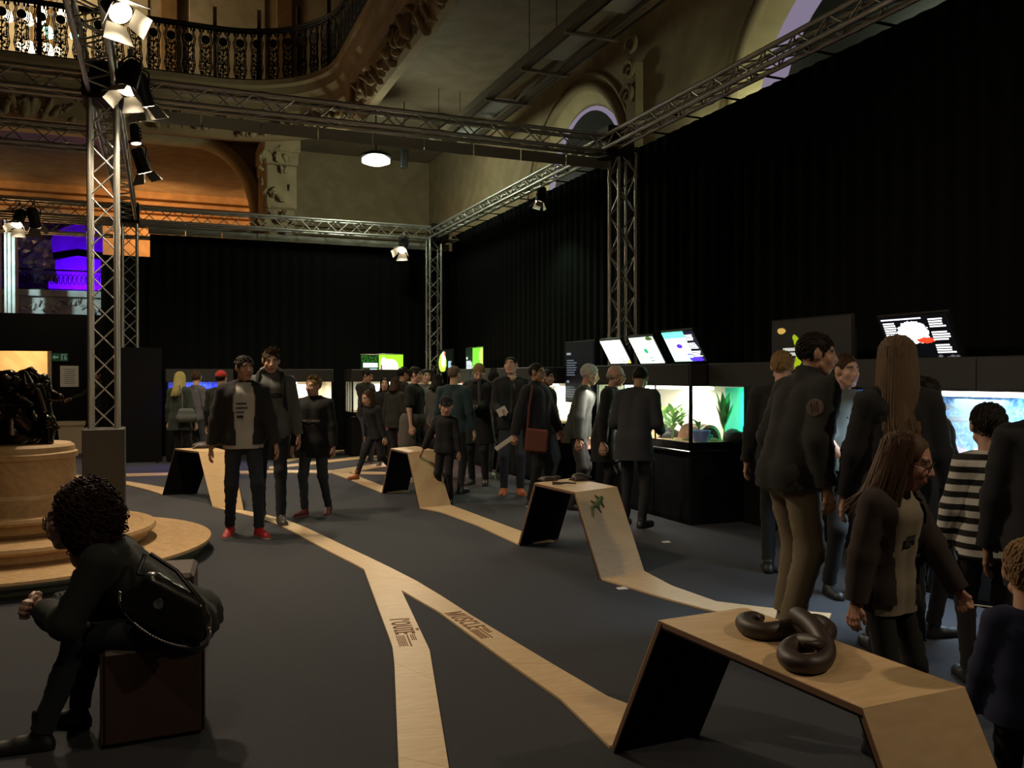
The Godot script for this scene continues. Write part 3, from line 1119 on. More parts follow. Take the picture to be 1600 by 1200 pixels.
# ---------- the hall ----------
func arch_wall(u0: float, u1: float, y0: float, y1: float, uc: float, r: float, ys: float, sill: float) -> PackedVector2Array:
	# wall outline in (u, y) with an arched notch open at the bottom; the sill is a separate piece
	var p := PackedVector2Array([Vector2(u0, y0), Vector2(u0, y1), Vector2(u1, y1), Vector2(u1, y0), Vector2(uc + r, y0), Vector2(uc + r, ys)])
	for i in range(1, 24):
		var a := PI * i / 24
		p.append(Vector2(uc + r * cos(a), ys + r * sin(a)))
	p.append(Vector2(uc - r, ys))
	p.append(Vector2(uc - r, y0))
	return p
func edge_path() -> Array:
	# the gallery's edge in (x, u): along the right, round the corner, along the back
	var p := []
	for i in 23:
		p.append(Vector2(3.0, -6.5 + i))
	for i in 13:
		var a := (PI / 2) * i / 12
		p.append(Vector2(1.0 + 2.0 * cos(a), 15.5 + 2.0 * sin(a)))
	for i in range(1, 14):
		p.append(Vector2(1.0 - i, 17.5))
	return p
func edge_frames(path: Array) -> Array:
	var f := []
	for i in path.size():
		var t: Vector2 = (path[mini(i + 1, path.size() - 1)] - path[maxi(i - 1, 0)]).normalized()
		f.append([path[i], Vector2(t.y, -t.x), t])
	return f
func sweep(st: SurfaceTool, frames: Array, prof: Array) -> void:
	for i in frames.size() - 1:
		for j in prof.size() - 1:
			var q := []
			for e in [[i, j], [i + 1, j], [i + 1, j + 1], [i, j + 1]]:
				var f: Array = frames[e[0]]
				var d: Vector2 = f[0] + f[1] * prof[e[1]].x
				q.append(W(d.x, prof[e[1]].y, d.y))
			quad(st, q[0], q[1], q[2], q[3])

func build_shell() -> void:
	var st := ms()
	box(st, W(-3, -0.1, 13), Vector3(19, 0.2, 43))
	struct("floor", st, M.carpet)
	# side wall with its arched, blacked-out windows
	var wr := setting("wall_right", "cream plaster side wall of the hall rising behind the black curtain")
	var cuts := [-7.0, 3.6, 9.2, 14.8, 20.2]
	var mids := [0.8, 6.4, 12.0, 17.6]
	st = ms()
	for i in 4:
		var xf := Transform3D(Basis(Vector3(0, 0, -1), Vector3.UP, Vector3.RIGHT), Vector3(6.0, 0, 0))
		if i == 0 or i == 3:
			box(st, W(6.2, 3.6, (cuts[i] + cuts[i + 1]) / 2), Vector3(0.4, 7.2, cuts[i + 1] - cuts[i]))
		else:
			extrude(st, arch_wall(cuts[i], cuts[i + 1], 0.0, 7.2, mids[i], 1.62, 4.25, 2.0), 0.4, xf)
			box(st, W(6.2, 1.0, mids[i]), Vector3(0.38, 2.0, 3.24))
	box(st, W(6.2, 10.2, 6.6), Vector3(0.4, 6.0, 27.2))
	obj("plaster", st, M.plaster, wr)
	for i in [1, 2]:
		var u: float = mids[i]
		var win := setting("window_%d" % i, "tall arched window of the hall, mostly covered by a dark blackout sheet" + (" beside the bracket truss corner" if i == 2 else " at the top of the curtain"))
		# moulded ring and splayed reveal
		var rs := ms()
		var ring := []
		for k in 25:
			var a := PI * k / 24
			ring.append([cos(a), sin(a)])
		for k in 24:
			var q := []
			for e in [[1.62, 6.0, k], [1.62, 6.0, k + 1], [1.42, 6.16, k + 1], [1.42, 6.16, k]]:
				q.append(W(e[1], 4.25 + ring[e[2]][1] * e[0], u + ring[e[2]][0] * e[0]))
			quad(rs, q[0], q[1], q[2], q[3])
		for s in [-1.0, 1.0]:
			quad(rs, W(6.0, 2, u + 1.62 * s), W(6.0, 4.25, u + 1.62 * s), W(6.16, 4.25, u + 1.42 * s), W(6.16, 2, u + 1.42 * s))
		obj("reveal", rs, M.plaster_light, win)
		var mo := ms()
		for rr in [[1.68, 0.07], [1.86, 0.035]]:
			var pts := []
			for k in 33:
				var a := -0.1 + (PI + 0.2) * k / 32
				pts.append(W(5.98, 4.25 + sin(a) * rr[0], u + cos(a) * rr[0]))
			tube(mo, pts, rr[1], -1, 8)
		obj("arch_moulding", mo, M.plaster, win)
		var ps := ms()
		var pane := PackedVector2Array([Vector2(u - 1.44, 2), Vector2(u + 1.44, 2)])
		for k in 25:
			pane.append(Vector2(u + 1.44 * ring[k][0], 4.25 + 1.44 * ring[k][1]))
		extrude(ps, pane, 0.03, Transform3D(Basis(Vector3(0, 0, -1), Vector3.UP, Vector3.RIGHT), Vector3(6.17, 0, 0)))
		obj("frosted_pane", ps, M.dusk_pane, win)
		var bs := ms()
		var blind := PackedVector2Array([Vector2(u - 1.43, 2), Vector2(u + (0.98 if i == 1 else 1.1), 2)])
		for k in 25:
			blind.append(Vector2(u + (-0.22 if i == 1 else -0.12) + (1.2 if i == 1 else 1.22) * ring[k][0], 4.12 + (1.3 if i == 1 else 1.46) * ring[k][1]))
		extrude(bs, blind, 0.02, Transform3D(Basis(Vector3(0, 0, -1), Vector3.UP, Vector3.RIGHT), Vector3(6.12, 0, 0)))
		obj("blackout_sheet", bs, M.blackout, win)
		# scrolled bracket beside the arch
		var cs := ms()
		for g in 3:
			var pts := []
			for k in 22:
				var a := k * 0.42
				var rr := 0.3 - 0.013 * k
				pts.append(W(5.88 - 0.03 * g, 5.95 - g * 0.34 + sin(a) * rr * 0.5, u - 1.9 + cos(a) * rr * 0.5))
			tube(cs, pts, 0.045, 0.02, 6)
		box(cs, W(5.93, 5.1, u - 1.9), Vector3(0.12, 1.2, 0.24))
		obj("scroll_bracket", cs, M.plaster, win)
	# back wall: solid on the right, a wide basket arch on the left
	var wb := setting("wall_back", "cream plaster end wall of the hall with a wide arch")
	st = ms()
	var p := PackedVector2Array([Vector2(6.2, 0), Vector2(6.2, 7.2), Vector2(-12, 7.2), Vector2(-12, 6.6), Vector2(0.75, 6.6)])
	for k in range(1, 13):
		var a := PI / 2 * (1.0 - k / 12.0)
		p.append(Vector2(0.75 + 1.25 * cos(a), 5.0 + 1.6 * sin(a)))
	p.append(Vector2(2.0, 0))
	extrude(st, p, 0.6, Transform3D(Basis.IDENTITY, Vector3(0, 0, -20.5)))
	box(st, W(-3, 10.2, 20.2), Vector3(18, 6.0, 0.6))
	obj("plaster", st, M.plaster, wb)
	st = ms()
	var arc := [W(-11, 6.62, 19.86), W(-5, 6.62, 19.86), W(0.0, 6.62, 19.86), W(0.75, 6.62, 19.86)]
	for k in range(1, 13):
		var a := PI / 2 * (1.0 - k / 12.0)
		arc.append(W(0.75 + 1.27 * cos(a), 5.0 + 1.62 * sin(a), 19.86))
	arc.append(W(2.02, 3.8, 19.86))
	tube(st, arc, 0.17, -1, 10)
	obj("archivolt", st, M.plaster_light, wb)
	st = ms()
	for y in [[4.75, 0.12], [4.95, 0.2], [5.1, 0.1]]:
		box(st, W(4.3, y[0], 19.85), Vector3(3.4, 0.08, y[1]))
	obj("string_course", st, M.plaster, wb)
	# console pier carrying the gallery
	var cp := setting("trim_1", "carved stone console pier under the gallery")
	st = ms()
	var pw := 0.62
	var pc := W(2.32, 0, 18.9)
	for y in [[6.28, 0.36, 1.18], [6.0, 0.3, 1.08], [5.4, 0.9, 1.0], [4.75, 0.5, 0.9], [4.35, 0.4, 0.78]]:
		cbox(st, pc + Vector3(0, y[0], 0), Vector3(pw * y[2], y[1], 1.9 * y[2] * 0.8), 0.03)
	obj("pier", st, M.plaster, cp)
	var lm := leaf_lump()
	for i in 34:
		var o := put("acanthus_leaf", lm, M.plaster, cp)
		var y := rng.randf_range(4.5, 6.2)
		var sx := rng.randf_range(-0.45, 0.3)
		o.transform = Transform3D(Basis.from_euler(Vector3(rng.randf() * 0.6, rng.randf() * 6, rng.randf() * 6)).scaled(Vector3.ONE * rng.randf_range(0.5, 0.9)), pc + Vector3(sx, y, 0.86 + rng.randf_range(-0.05, 0.03)))
	# gallery
	var path := edge_path()
	var fr := edge_frames(path)
	var poly := PackedVector2Array()
	for f in fr:
		var d: Vector2 = f[0] + f[1] * 0.4
		poly.append(Vector2(d.x, d.y))
	poly.append_array(PackedVector2Array([Vector2(-12, 20.2), Vector2(6.1, 20.2), Vector2(6.1, -6.5)]))
	st = ms()
	extrude(st, poly, 0.6, Transform3D(Basis(Vector3.RIGHT, Vector3(0, 0, -1), Vector3.UP), Vector3(0, 6.62, 0)))
	struct("ceiling_gallery", st, M.plaster_grey)
	st = ms()
	sweep(st, fr, [Vector2(0.4, 7.24), Vector2(-0.05, 7.24), Vector2(-0.05, 7.14), Vector2(0.02, 7.1), Vector2(0.04, 6.95), Vector2(0.14, 6.86), Vector2(0.16, 6.66), Vector2(0.24, 6.6)])
	sweep(st, fr, [Vector2(0.24, 6.6), Vector2(0.3, 6.26), Vector2(0.36, 6.2), Vector2(0.5, 6.2), Vector2(0.52, 6.3), Vector2(0.58, 6.62)])
	var fa := struct("trim_2", st, M.plaster_warm)
	fa.set_meta("label", "moulded plaster edge of the curved gallery")
	# carved foliage along the frieze
	var acc := 0.0
	for i in range(6, fr.size() - 1):
		var a: Array = fr[i]
		var b: Array = fr[i + 1]
		var L: float = (b[0] - a[0]).length()
		var n := int(ceil(L / 0.1))
		for k in n:
			var t := (k + 0.5) / n
			if i > 36 and a[0].x < -3:
				continue
			if a[0].y < 7.5 and a[0].x > 2.9:
				continue
			var e: Vector2 = a[0].lerp(b[0], t) + a[1] * rng.randf_range(0.17, 0.36)
			var o := put("acanthus_leaf", lm, M.plaster_warm, fa)
			o.transform = Transform3D(Basis.from_euler(Vector3(rng.randf_range(-0.7, 0.7), rng.randf() * TAU, rng.randf_range(-0.7, 0.7))).scaled(Vector3.ONE * rng.randf_range(0.9, 1.5)), W(e.x, 6.4 + rng.randf_range(-0.13, 0.15), e.y))
	# upper wall details behind the railing
	var uw := setting("trim_3", "gilded pilasters and panels on the upper gallery wall")
	for x in [-7.0, -4.6, -2.2, 0.2, 2.6, 5.0]:
		st = ms()
		cbox(st, W(x, 9.6, 19.82), Vector3(0.35, 4.7, 0.16), 0.02)
		cbox(st, W(x, 7.5, 19.78), Vector3(0.46, 0.5, 0.26), 0.02)
		obj("pilaster", st, M.gilt, uw)
		st = ms()
		cbox(st, W(x + 1.2, 9.7, 19.88), Vector3(1.6, 3.8, 0.06), 0.02)
		obj("panel", st, M.plaster_light, uw)
	# outer shell
	st = ms()
	box(st, W(-3, 13.2, 6.7), Vector3(18.8, 0.3, 28.0))
	struct("ceiling", st, M.plaster_grey)
	st = ms()
	box(st, W(-12.2, 6.6, 13), Vector3(0.4, 13.4, 43))
	struct("wall_left", st, M.plaster_grey)
	st = ms()
	box(st, W(-3, 6.6, -7.2), Vector3(18.8, 13.4, 0.4))
	struct("wall_front", st, M.plaster_grey)
	build_railing(fr)
	build_backroom()
	build_curtains()
func leaf_lump() -> ArrayMesh:
	if tmpl.has("leaf_lump"):
		return tmpl.leaf_lump
	var p := []
	for i in 5:
		var a := -0.9 + i * 0.45
		p.append([Vector3(0, -0.07, 0), Vector3(sin(a) * 0.11, 0.04 + cos(a) * 0.06, 0.03 * cos(i * 2.0)), 0.03, 0.018])
	var n := nets(p, 0.022, 70.0)
	tmpl.leaf_lump = amesh(n)
	return tmpl.leaf_lump
func gap_half(y: float) -> float:
	var ys := [0.03, 0.07, 0.13, 0.22, 0.32, 0.4, 0.47, 0.55, 0.64, 0.74, 0.8, 0.86, 0.91]
	var gs := [0.05, 0.062, 0.045, 0.024, 0.04, 0.05, 0.042, 0.052, 0.034, 0.018, 0.045, 0.055, 0.024]
	for i in ys.size() - 1:
		if y <= ys[i + 1]:
			return lerpf(gs[i], gs[i + 1], clampf((y - ys[i]) / (ys[i + 1] - ys[i]), 0, 1))
	return gs[-1]
func railing_panel() -> ArrayMesh:
	# one wrought-iron bay, 0.37 wide: rosette above, scrolls below, the outline of a vase left open on both sides
	var st := ms()
	var hw := 0.155
	for s in [-1.0, 1.0]:
		for inset in [0.006, 0.034]:
			var pts := []
			for i in 27:
				var y := 0.03 + 0.88 * i / 26.0
				pts.append(Vector3(s * (hw - gap_half(y) - inset), y, 0))
			tube(st, pts, 0.011, -1, 5)
		for q in [[0.07, 0.2, 0.055], [0.05, 0.36, 0.045], [0.075, 0.5, 0.04], [0.07, 0.1, 0.03]]:
			var pts := []
			for i in 20:
				var a := i * 0.55
				var r: float = q[2] * (1.0 - i / 24.0)
				pts.append(Vector3(s * (q[0] + cos(a) * r * 0.8), q[1] + sin(a) * r, 0.004 * sin(a)))
			tube(st, pts, 0.0085, 0.006, 5)
		for y in [0.15, 0.29, 0.44, 0.57]:
			tube(st, [Vector3(s * 0.01, y, 0), Vector3(s * 0.05, y + 0.05, 0.01), Vector3(s * 0.1, y + 0.02, 0)], 0.012, 0.007, 5)
	var r := RandomNumberGenerator.new()
	r.seed = 9
	for i in 34:
		var y := r.randf_range(0.06, 0.64)
		var x := r.randf_range(-1.0, 1.0) * (hw - gap_half(y) - 0.03)
		var a := r.randf() * PI
		var lf := PackedVector2Array()
		for k in 8:
			var q := Vector2(cos(TAU * k / 8) * 0.03, sin(TAU * k / 8) * 0.014).rotated(a)
			lf.append(Vector2(x, y) + q)
		extrude(st, lf, 0.008, Transform3D(Basis.IDENTITY, Vector3(0, 0, r.randf_range(-0.01, 0.01))))
	var m := st.commit()
	var o := ms()
	o.append_from(m, 0, Transform3D.IDENTITY)
	var disc := PackedVector2Array()
	for i in 16:
		disc.append(Vector2(cos(TAU * i / 16) * 0.082, 0.735 + sin(TAU * i / 16) * 0.085))
	extrude(o, disc, 0.02, Transform3D(Basis.IDENTITY, Vector3(0, 0, -0.01)))
	tube(o, [Vector3(0, 0.02, 0), Vector3(0, 0.66, 0)], 0.014, 0.01, 6)
	for q in [[0.955, 0.055], [0.03, 0.04]]:
		box(o, Vector3(0, q[0], 0), Vector3(0.312, q[1], 0.05))
	for x in [-0.1, -0.045, 0.045, 0.1]:
		box(o, Vector3(x, 0.9, 0), Vector3(0.035, 0.06, 0.02))
	return o.commit()
func build_railing(fr: Array) -> void:
	var root := thing("gallery_railing", "dark wrought-iron gallery railing with scrolls and vase-shaped openings, curving above the hall", "railing")
	var pm := railing_panel()
	# walk the edge at an even pace
	var d := 0.0
	var nxt := 0.2
	for i in fr.size() - 1:
		var a: Vector2 = fr[i][0]
		var b: Vector2 = fr[i + 1][0]
		var L := (b - a).length()
		while nxt < d + L:
			var t := (nxt - d) / L
			var q := a.lerp(b, t) + (fr[i][1] as Vector2) * 0.06
			var tg: Vector2 = (fr[i][2] as Vector2).lerp(fr[i + 1][2], t).normalized()
			nxt += 0.31
			if (q.x > 2.9 and q.y < 5.0) or q.x < -6.0:
				continue
			var o := put("railing_panel", pm, M.iron, root)
			o.transform = Transform3D(Basis(Vector3(tg.x, 0, -tg.y), Vector3.UP, Vector3(tg.x, 0, -tg.y).cross(Vector3.UP)), W(q.x, 7.24, q.y))
		d += L
	var st := ms()
	var pts := []
	for f in fr:
		if (f[0].x > 2.9 and f[0].y < 5.0) or f[0].x < -6.0:
			continue
		var q: Vector2 = f[0] + f[1] * 0.06
		pts.append(W(q.x, 8.24, q.y))
	tube(st, pts, 0.04, -1, 8)
	obj("handrail", st, M.iron, root)
	for i in 6:
		var f: Array = fr[26 + i * 3] if i < 4 else fr[36 + (i - 3) * 2]
		var q: Vector2 = f[0] + f[1] * 0.12
		st = ms()
		box(st, W(q.x, 7.95, q.y), Vector3(0.07, 1.4, 0.07))
		obj("timber_post", st, M.timber, root)
	# lit show lamps on the gallery, behind the railing
	var k := 0
	for q in [[38, 36, 18.6, 5, "broad cluster of bright globes high behind the gallery railing"], [92, 30, 18.7, 5, "bright white globes beside the truss behind the gallery railing"], [64, 84, 18.3, 6, "low warm cluster of globes behind the foot of the gallery railing"], [92, 60, 18.9, 3, "small greenish cluster of globes between two brighter ones behind the railing"]]:
		var px: float = q[0]
		var dx := (px - 800.0) / F
		var z: float = q[2] / (CP - dx * SP)
		var c := ray(px, q[1], z)
		var th := thing("gallery_chandelier", q[4], "chandelier", c, 0.0, "lights on the gallery")
		st = ms()
		tube(st, [Vector3.ZERO, Vector3(0, 13.0 - c.y, 0)], 0.012, -1, 6)
		for i in q[3]:
			var a: float = TAU * i / q[3]
			tube(st, [Vector3(0, 0.1, 0), Vector3(cos(a) * 0.16, 0.02, sin(a) * 0.1), Vector3(cos(a) * 0.3, 0.06, sin(a) * 0.14)], 0.012, -1, 6)
		obj("arms", st, M.iron, th)
		for i in q[3]:
			var a: float = TAU * i / q[3]
			var sp := SphereMesh.new()
			sp.radius = 0.085
			sp.height = 0.17
			sp.radial_segments = 14
			sp.rings = 8
			var o := put("globe_lamp", sp, M.globe_green if k == 3 else M.globe, th)
			o.position = Vector3(cos(a) * 0.3, 0.07, sin(a) * 0.14)
		omni(th, Vector3(0, 0.25, 0.3), CH_E * (0.3 if k == 3 else 1.0), Color(1, 0.9, 0.74), 0.2)
		k += 1
func build_backroom() -> void:
	# what shows through the wide arch: a lit end wall, a further gallery under violet light
	var st := ms()
	box(st, W(-4, 6.95, 24), Vector3(16.5, 0.2, 8))
	var c := struct("ceiling_annex", st, M.plaster)
	c.set_meta("label", "plaster ceiling of the room beyond the wide arch")
	var wa := setting("wall_annex", "warm-lit end wall beyond the arch with a tall opening")
	st = ms()
	box(st, W(1.75, 3.5, 27.2), Vector3(6.5, 7.0, 0.4))
	box(st, W(-8.0, 3.5, 27.2), Vector3(7.9, 7.0, 0.4))
	box(st, W(-2.8, 6.5, 27.2), Vector3(2.6, 1.0, 0.4))
	obj("plaster", st, M.plaster_peach, wa)
	st = ms()
	for y in [[6.1, 0.12], [6.3, 0.2], [6.5, 0.1]]:
		box(st, W(-1.0, y[0], 26.95), Vector3(12, 0.1, y[1]))
	obj("cornice", st, M.plaster_peach, wa)
	st = ms()
	cbox(st, W(-3.75, 3.0, 26.85), Vector3(0.3, 6.0, 0.3), 0.03)
	for i in 3:
		box(st, W(-3.85 + i * 0.1, 3.0, 26.68), Vector3(0.03, 5.8, 0.03))
	obj("pilaster", st, M.plaster_white, wa)
	st = ms()
	box(st, W(5.2, 3.5, 24), Vector3(0.3, 7.0, 7))
	obj("return_wall", st, M.plaster, wa)
	st = ms()
	box(st, W(-3, 6, 35.2), Vector3(18, 13, 0.4))
	box(st, W(-3, 9.5, 31), Vector3(18, 0.2, 8))
	obj("far_walls", st, M.plaster_white, wa)
	# far gallery
	var fg := setting("trim_4", "white far balcony with an iron railing seen through the opening")
	st = ms()
	box(st, W(-3, 3.95, 29.6), Vector3(8, 0.18, 2.2))
	box(st, W(-3, 3.6, 28.9), Vector3(8, 0.55, 0.4))
	obj("balcony", st, M.plaster_white, fg)
	var lm := leaf_lump()
	for i in 40:
		var o := put("stucco_leaf", lm, M.plaster_white, fg)
		o.transform = Transform3D(Basis.from_euler(Vector3(rng.randf(), rng.randf() * 6, rng.randf() * 6)).scaled(Vector3.ONE * 0.9), W(-5.5 + i * 0.13, 3.6 + rng.randf_range(-0.15, 0.15), 28.66))
	st = ms()
	tube(st, [W(-6, 4.65, 28.7), W(0, 4.65, 28.7)], 0.025, -1, 6)
	tube(st, [W(-6, 4.08, 28.7), W(0, 4.08, 28.7)], 0.02, -1, 6)
	for i in 46:
		var x := -5.6 + i * 0.12
		var pts := []
		for k in 14:
			var a := k * 0.6
			pts.append(W(x + cos(a) * 0.07 * (1 - k / 20.0), 4.36 + sin(a) * 0.2 * (1 - k / 20.0), 28.7))
		tube(st, pts, 0.012, -1, 4)
	obj("balcony_railing", st, M.iron, fg)
	# violet apse behind a dark wall
	st = ms()
	var apse := arch_wall(-4.8, 2.0, 4.0, 8.8, -2.55, 0.95, 5.75, 4.4)
	extrude(st, apse, 0.3, Transform3D(Basis.IDENTITY, Vector3(0, 0, -33.2)))
	box(st, W(-6.6, 6.4, 33.0), Vector3(3.6, 4.8, 0.3))
	obj("apse_wall", st, M.plaster, fg)
	st = ms()
	tube(st, [W(-3.6, 5.5, 32.8), W(-2.6, 5.72, 32.75), W(-1.5, 5.6, 32.8)], 0.14, -1, 8)
	obj("banister", st, M.iron, fg)
	# crumpled foil sculpture on the far balcony
	var fo := thing("foil_sculpture", "crumpled silver foil sculpture standing behind the far balcony railing", "sculpture", ray(52, 392, 27.0))
	var g := []
	for iy in 12:
		for ix in 12:
			g.append(Vector3((ix - 5.5) * 0.13 + rng.randf_range(-0.03, 0.03) + iy * -0.02, (iy - 5.5) * 0.12 - ix * 0.03, rng.randf_range(-0.12, 0.12)))
	st = ms()
	for iy in 11:
		for ix in 11:
			var a := iy * 12 + ix
			tri(st, g[a], g[a + 1], g[a + 13])
			tri(st, g[a], g[a + 13], g[a + 12])
			var back := Vector3(0, 0, -0.06)
			tri(st, g[a] + back, g[a + 13] + back, g[a + 1] + back)
			tri(st, g[a] + back, g[a + 12] + back, g[a + 13] + back)
	obj("foil", st, M.foil, fo)
	# lamps of those rooms
	for q in [[0.3, "behind the end curtain"], [3.2, "behind the carved pier"], [-0.7, "behind the distant left column"], [-5.2, "left of the white pilaster"]]:
		var l1 := thing("wall_washer", "floodlight on a stand washing the warm end wall, " + q[1], "floodlight", W(q[0], 4.3, 24.6))
		var d := Vector3(0, 1.9, -2.4).normalized()
		var fb := facing(d)
		st = ms()
		cbox(st, Vector3.ZERO, Vector3(0.34, 0.22, 0.14), 0.02, fb)
		obj("floodlight_box", st, M.black_metal, l1)
		st = ms()
		box(st, d * 0.075, Vector3(0.3, 0.18, 0.006), fb)
		obj("lamp_glass", st, M.globe, l1)
		st = ms()
		tube(st, [Vector3(0, -0.08, 0), Vector3(0, -4.3, 0)], 0.025, -1, 8)
		obj("stand", st, M.black_metal, l1)
		var l := SpotLight3D.new()
		l1.add_child(l)
		l.name = "beam"
		l.transform = Transform3D(Basis.looking_at(d, Vector3.UP), d * 0.1)
		l.light_energy = ANNEX_E
		l.light_color = Color(1, 0.74, 0.48)
		l.spot_angle = 44.0
		l.spot_range = 40.0
		l.spot_attenuation = 2.0
		l.light_size = 0.12
		l.shadow_enabled = true
	var l2 := thing("violet_projector", "violet floodlight on the far balcony floor", "lamp", W(-2.6, 4.2, 34.2))
	st = ms()
	cbox(st, Vector3.ZERO, Vector3(0.3, 0.2, 0.2), 0.02)
	obj("floodlight_box", st, M.black_metal, l2)
	omni(l2, Vector3(0, 0.35, 0.2), VIOLET_E, Color(0.3, 0.01, 1.0), 0.2)
	var l3 := thing("balcony_lamp", "white spotlight trained on the far balcony front", "spotlight", W(-4.9, 4.7, 24.6))
	var bd := (W(-2.7, 4.1, 29.0) - l3.position).normalized()
	st = ms()
	tube(st, [bd * -0.2, bd * 0.05], 0.08, -1, 12)
	tube(st, [bd * -0.1, Vector3(0, -4.7, 0)], 0.025, -1, 8)
	obj("housing", st, M.black_metal, l3)
	st = ms()
	tube(st, [bd * 0.051, bd * 0.056], 0.07, -1, 12)
	obj("lens", st, M.lamp_lens, l3)
	var bl := SpotLight3D.new()
	l3.add_child(bl)
	bl.name = "beam"
	bl.transform = Transform3D(Basis.looking_at(bd, Vector3.UP), bd * 0.08)
	bl.light_energy = BALC_E
	bl.light_color = Color(0.8, 0.95, 1.0)
	bl.spot_angle = 40.0
	bl.spot_range = 40.0
	bl.spot_attenuation = 2.0
	bl.light_size = 0.07
	bl.shadow_enabled = true
func fold_sheet(a: Vector3, b: Vector3, y0: float, y1: float, amp: float, wave: float, seed_: float) -> ArrayMesh:
	var st := ms()
	var L := (b - a).length()
	var dir := (b - a) / L
	var nrm := dir.cross(Vector3.UP)
	var n := int(L / wave * 8.0)
	var prev := Vector3.ZERO
	var pn := Vector3.ZERO
	for i in n + 1:
		var t := L * i / n
		var w := sin(t * TAU / wave + 2.0 * wob.get_noise_1d(t * 0.8 + seed_)) * amp * (0.6 + 0.5 * wob.get_noise_1d(t + seed_ * 3.0))
		var p := a + dir * t + nrm * w
		var s := cos(t * TAU / wave) * amp * TAU / wave
		var nn := (nrm - dir * s).normalized()
		if i > 0:
			var q := [prev + Vector3.UP * y0, p + Vector3.UP * y0, p + Vector3.UP * y1, prev + Vector3.UP * y1]
			var ns := [pn, nn, nn, pn]
			for j in [0, 2, 1, 0, 3, 2]:
				vn(st, q[j], ns[j])
		prev = p
		pn = nn
	return st.commit()
func build_curtains() -> void:
	var wr := setting("wall_curtain_right", "tall black stage curtain closing the hall along the display cases")
	for i in 13:
		var u := -1.0 + i * 1.42
		put("curtain_drop", fold_sheet(W(5.78, 0, u + 1.44), W(5.78, 0, u), 0.0, 4.48, 0.014, 0.21, i * 3.1), M.curtain, wr)
	var hem := ms()
	for i in 24:
		var u := 0.6 + i * 0.7
		box(hem, W(5.6, 4.46, u), Vector3(0.5, 0.012, 0.03))
	obj("ties", hem, M.curtain, wr)
	var wb := setting("wall_curtain_back", "black stage curtain hung from the far truss across the end of the hall")
	for i in 4:
		var x := -0.17 + i * 1.5
		put("curtain_drop", fold_sheet(W(x, 0, 17.35), W(x + 1.52, 0, 17.35), 0.0, 4.15, 0.014, 0.21, 50 + i * 3.1), M.curtain, wb)
	for q in [[8.2, "greenish"], [5.2, "pale"], [12.6, "dim"]]:
		var wl := thing("work_light", "%s tube work light hidden between curtain and side wall" % q[1], "work light", W(5.9, 4.05, q[0]))
		var ws := ms()
		tube(ws, [Vector3(0, 0, -0.6), Vector3(0, 0, 0.6)], 0.016, -1, 8)
		obj("light_tube", ws, M.work_tube, wl)
		ws = ms()
		box(ws, Vector3(-0.03, -0.01, 0), Vector3(0.03, 0.05, 1.3))
		box(ws, Vector3(-0.03, -1.97, 0), Vector3(0.12, 0.04, 0.4))
		box(ws, Vector3(-0.03, -1.0, 0), Vector3(0.03, 1.95, 0.03))
		box(ws, Vector3(-0.03, -3.0, 0), Vector3(0.03, 2.05, 0.03))
		obj("stand", ws, M.black_metal, wl)
		area(wl, Transform3D(Basis.looking_at(Vector3(1, 0.25, 0).normalized(), Vector3.UP), Vector3(0.02, 0.02, 0)), Vector2(1.1, 0.03), WORK_E * (0.4 if q[1] == "dim" else 1.0), Color(0.95, 1.0, 0.8))
	put("curtain_drop", fold_sheet(W(-1.0, 0, 17.4), W(-0.16, 0, 17.4), 0.0, 3.73, 0.014, 0.21, 90.0), M.curtain, wb)
	# low black partition with a doorway on the left
	var pt := setting("wall_partition", "low black partition with an open doorway below the lit rooms")
	var u := 19.3
	var st := ms()
	box(st, W(-0.99, 1.37, u), Vector3(2.02, 2.74, 0.12))
	box(st, W(-2.85, 2.37, u), Vector3(1.7, 0.74, 0.12))
	box(st, W(-7.35, 1.37, u), Vector3(7.3, 2.74, 0.12))
	obj("panels", st, M.black_paint, pt)
	st = ms()
	box(st, W(-2.03, 1.0, u + 0.05), Vector3(0.07, 2.0, 0.3))
	obj("door_jamb", st, M.plaster_peach, pt)
	var bp := thing("black_screen", "free-standing black screen panel beside the far left truss leg", "screen panel", W(-0.35, 0, 16.35))
	st = ms()
	cbox(st, Vector3(0, 1.0, 0), Vector3(0.75, 2.0, 0.06), 0.008)
	obj("board", st, M.black_paint, bp)
	st = ms()
	for s in [-1, 1]:
		box(st, Vector3(0.3 * s, 0.02, 0), Vector3(0.06, 0.04, 0.5))
	obj("foot", st, M.black_paint, bp)
	# emergency sign
	var es := thing("exit_sign", "small green emergency sign with a white arrow beside the doorway", "sign", W(-1.85, 1.88, u - 0.09))
	st = ms()
	cbox(st, Vector3.ZERO, Vector3(0.3, 0.16, 0.04), 0.005)
	obj("plate", st, M.exit_green, es)
	st = ms()
	extrude(st, PackedVector2Array([Vector2(-0.13, 0), Vector2(-0.08, 0.045), Vector2(-0.08, 0.018), Vector2(-0.02, 0.018), Vector2(-0.02, -0.018), Vector2(-0.08, -0.018), Vector2(-0.08, -0.045)]), 0.004, Transform3D(Basis.IDENTITY, Vector3(0, 0, 0.02)))
	extrude(st, PackedVector2Array([Vector2(0.03, -0.06), Vector2(0.03, 0.06), Vector2(0.13, 0.06), Vector2(0.13, 0.045), Vector2(0.05, 0.045), Vector2(0.05, -0.06)]), 0.004, Transform3D(Basis.IDENTITY, Vector3(0, 0, 0.02)))
	extrude(st, PackedVector2Array([Vector2(0.07, -0.06), Vector2(0.09, -0.01), Vector2(0.08, 0.02), Vector2(0.11, 0.03), Vector2(0.12, -0.01), Vector2(0.13, -0.055), Vector2(0.115, -0.055), Vector2(0.1, -0.02), Vector2(0.085, -0.06)]), 0.004, Transform3D(Basis.IDENTITY, Vector3(0, 0, 0.02)))
	obj("pictogram", st, M.exit_white, es)
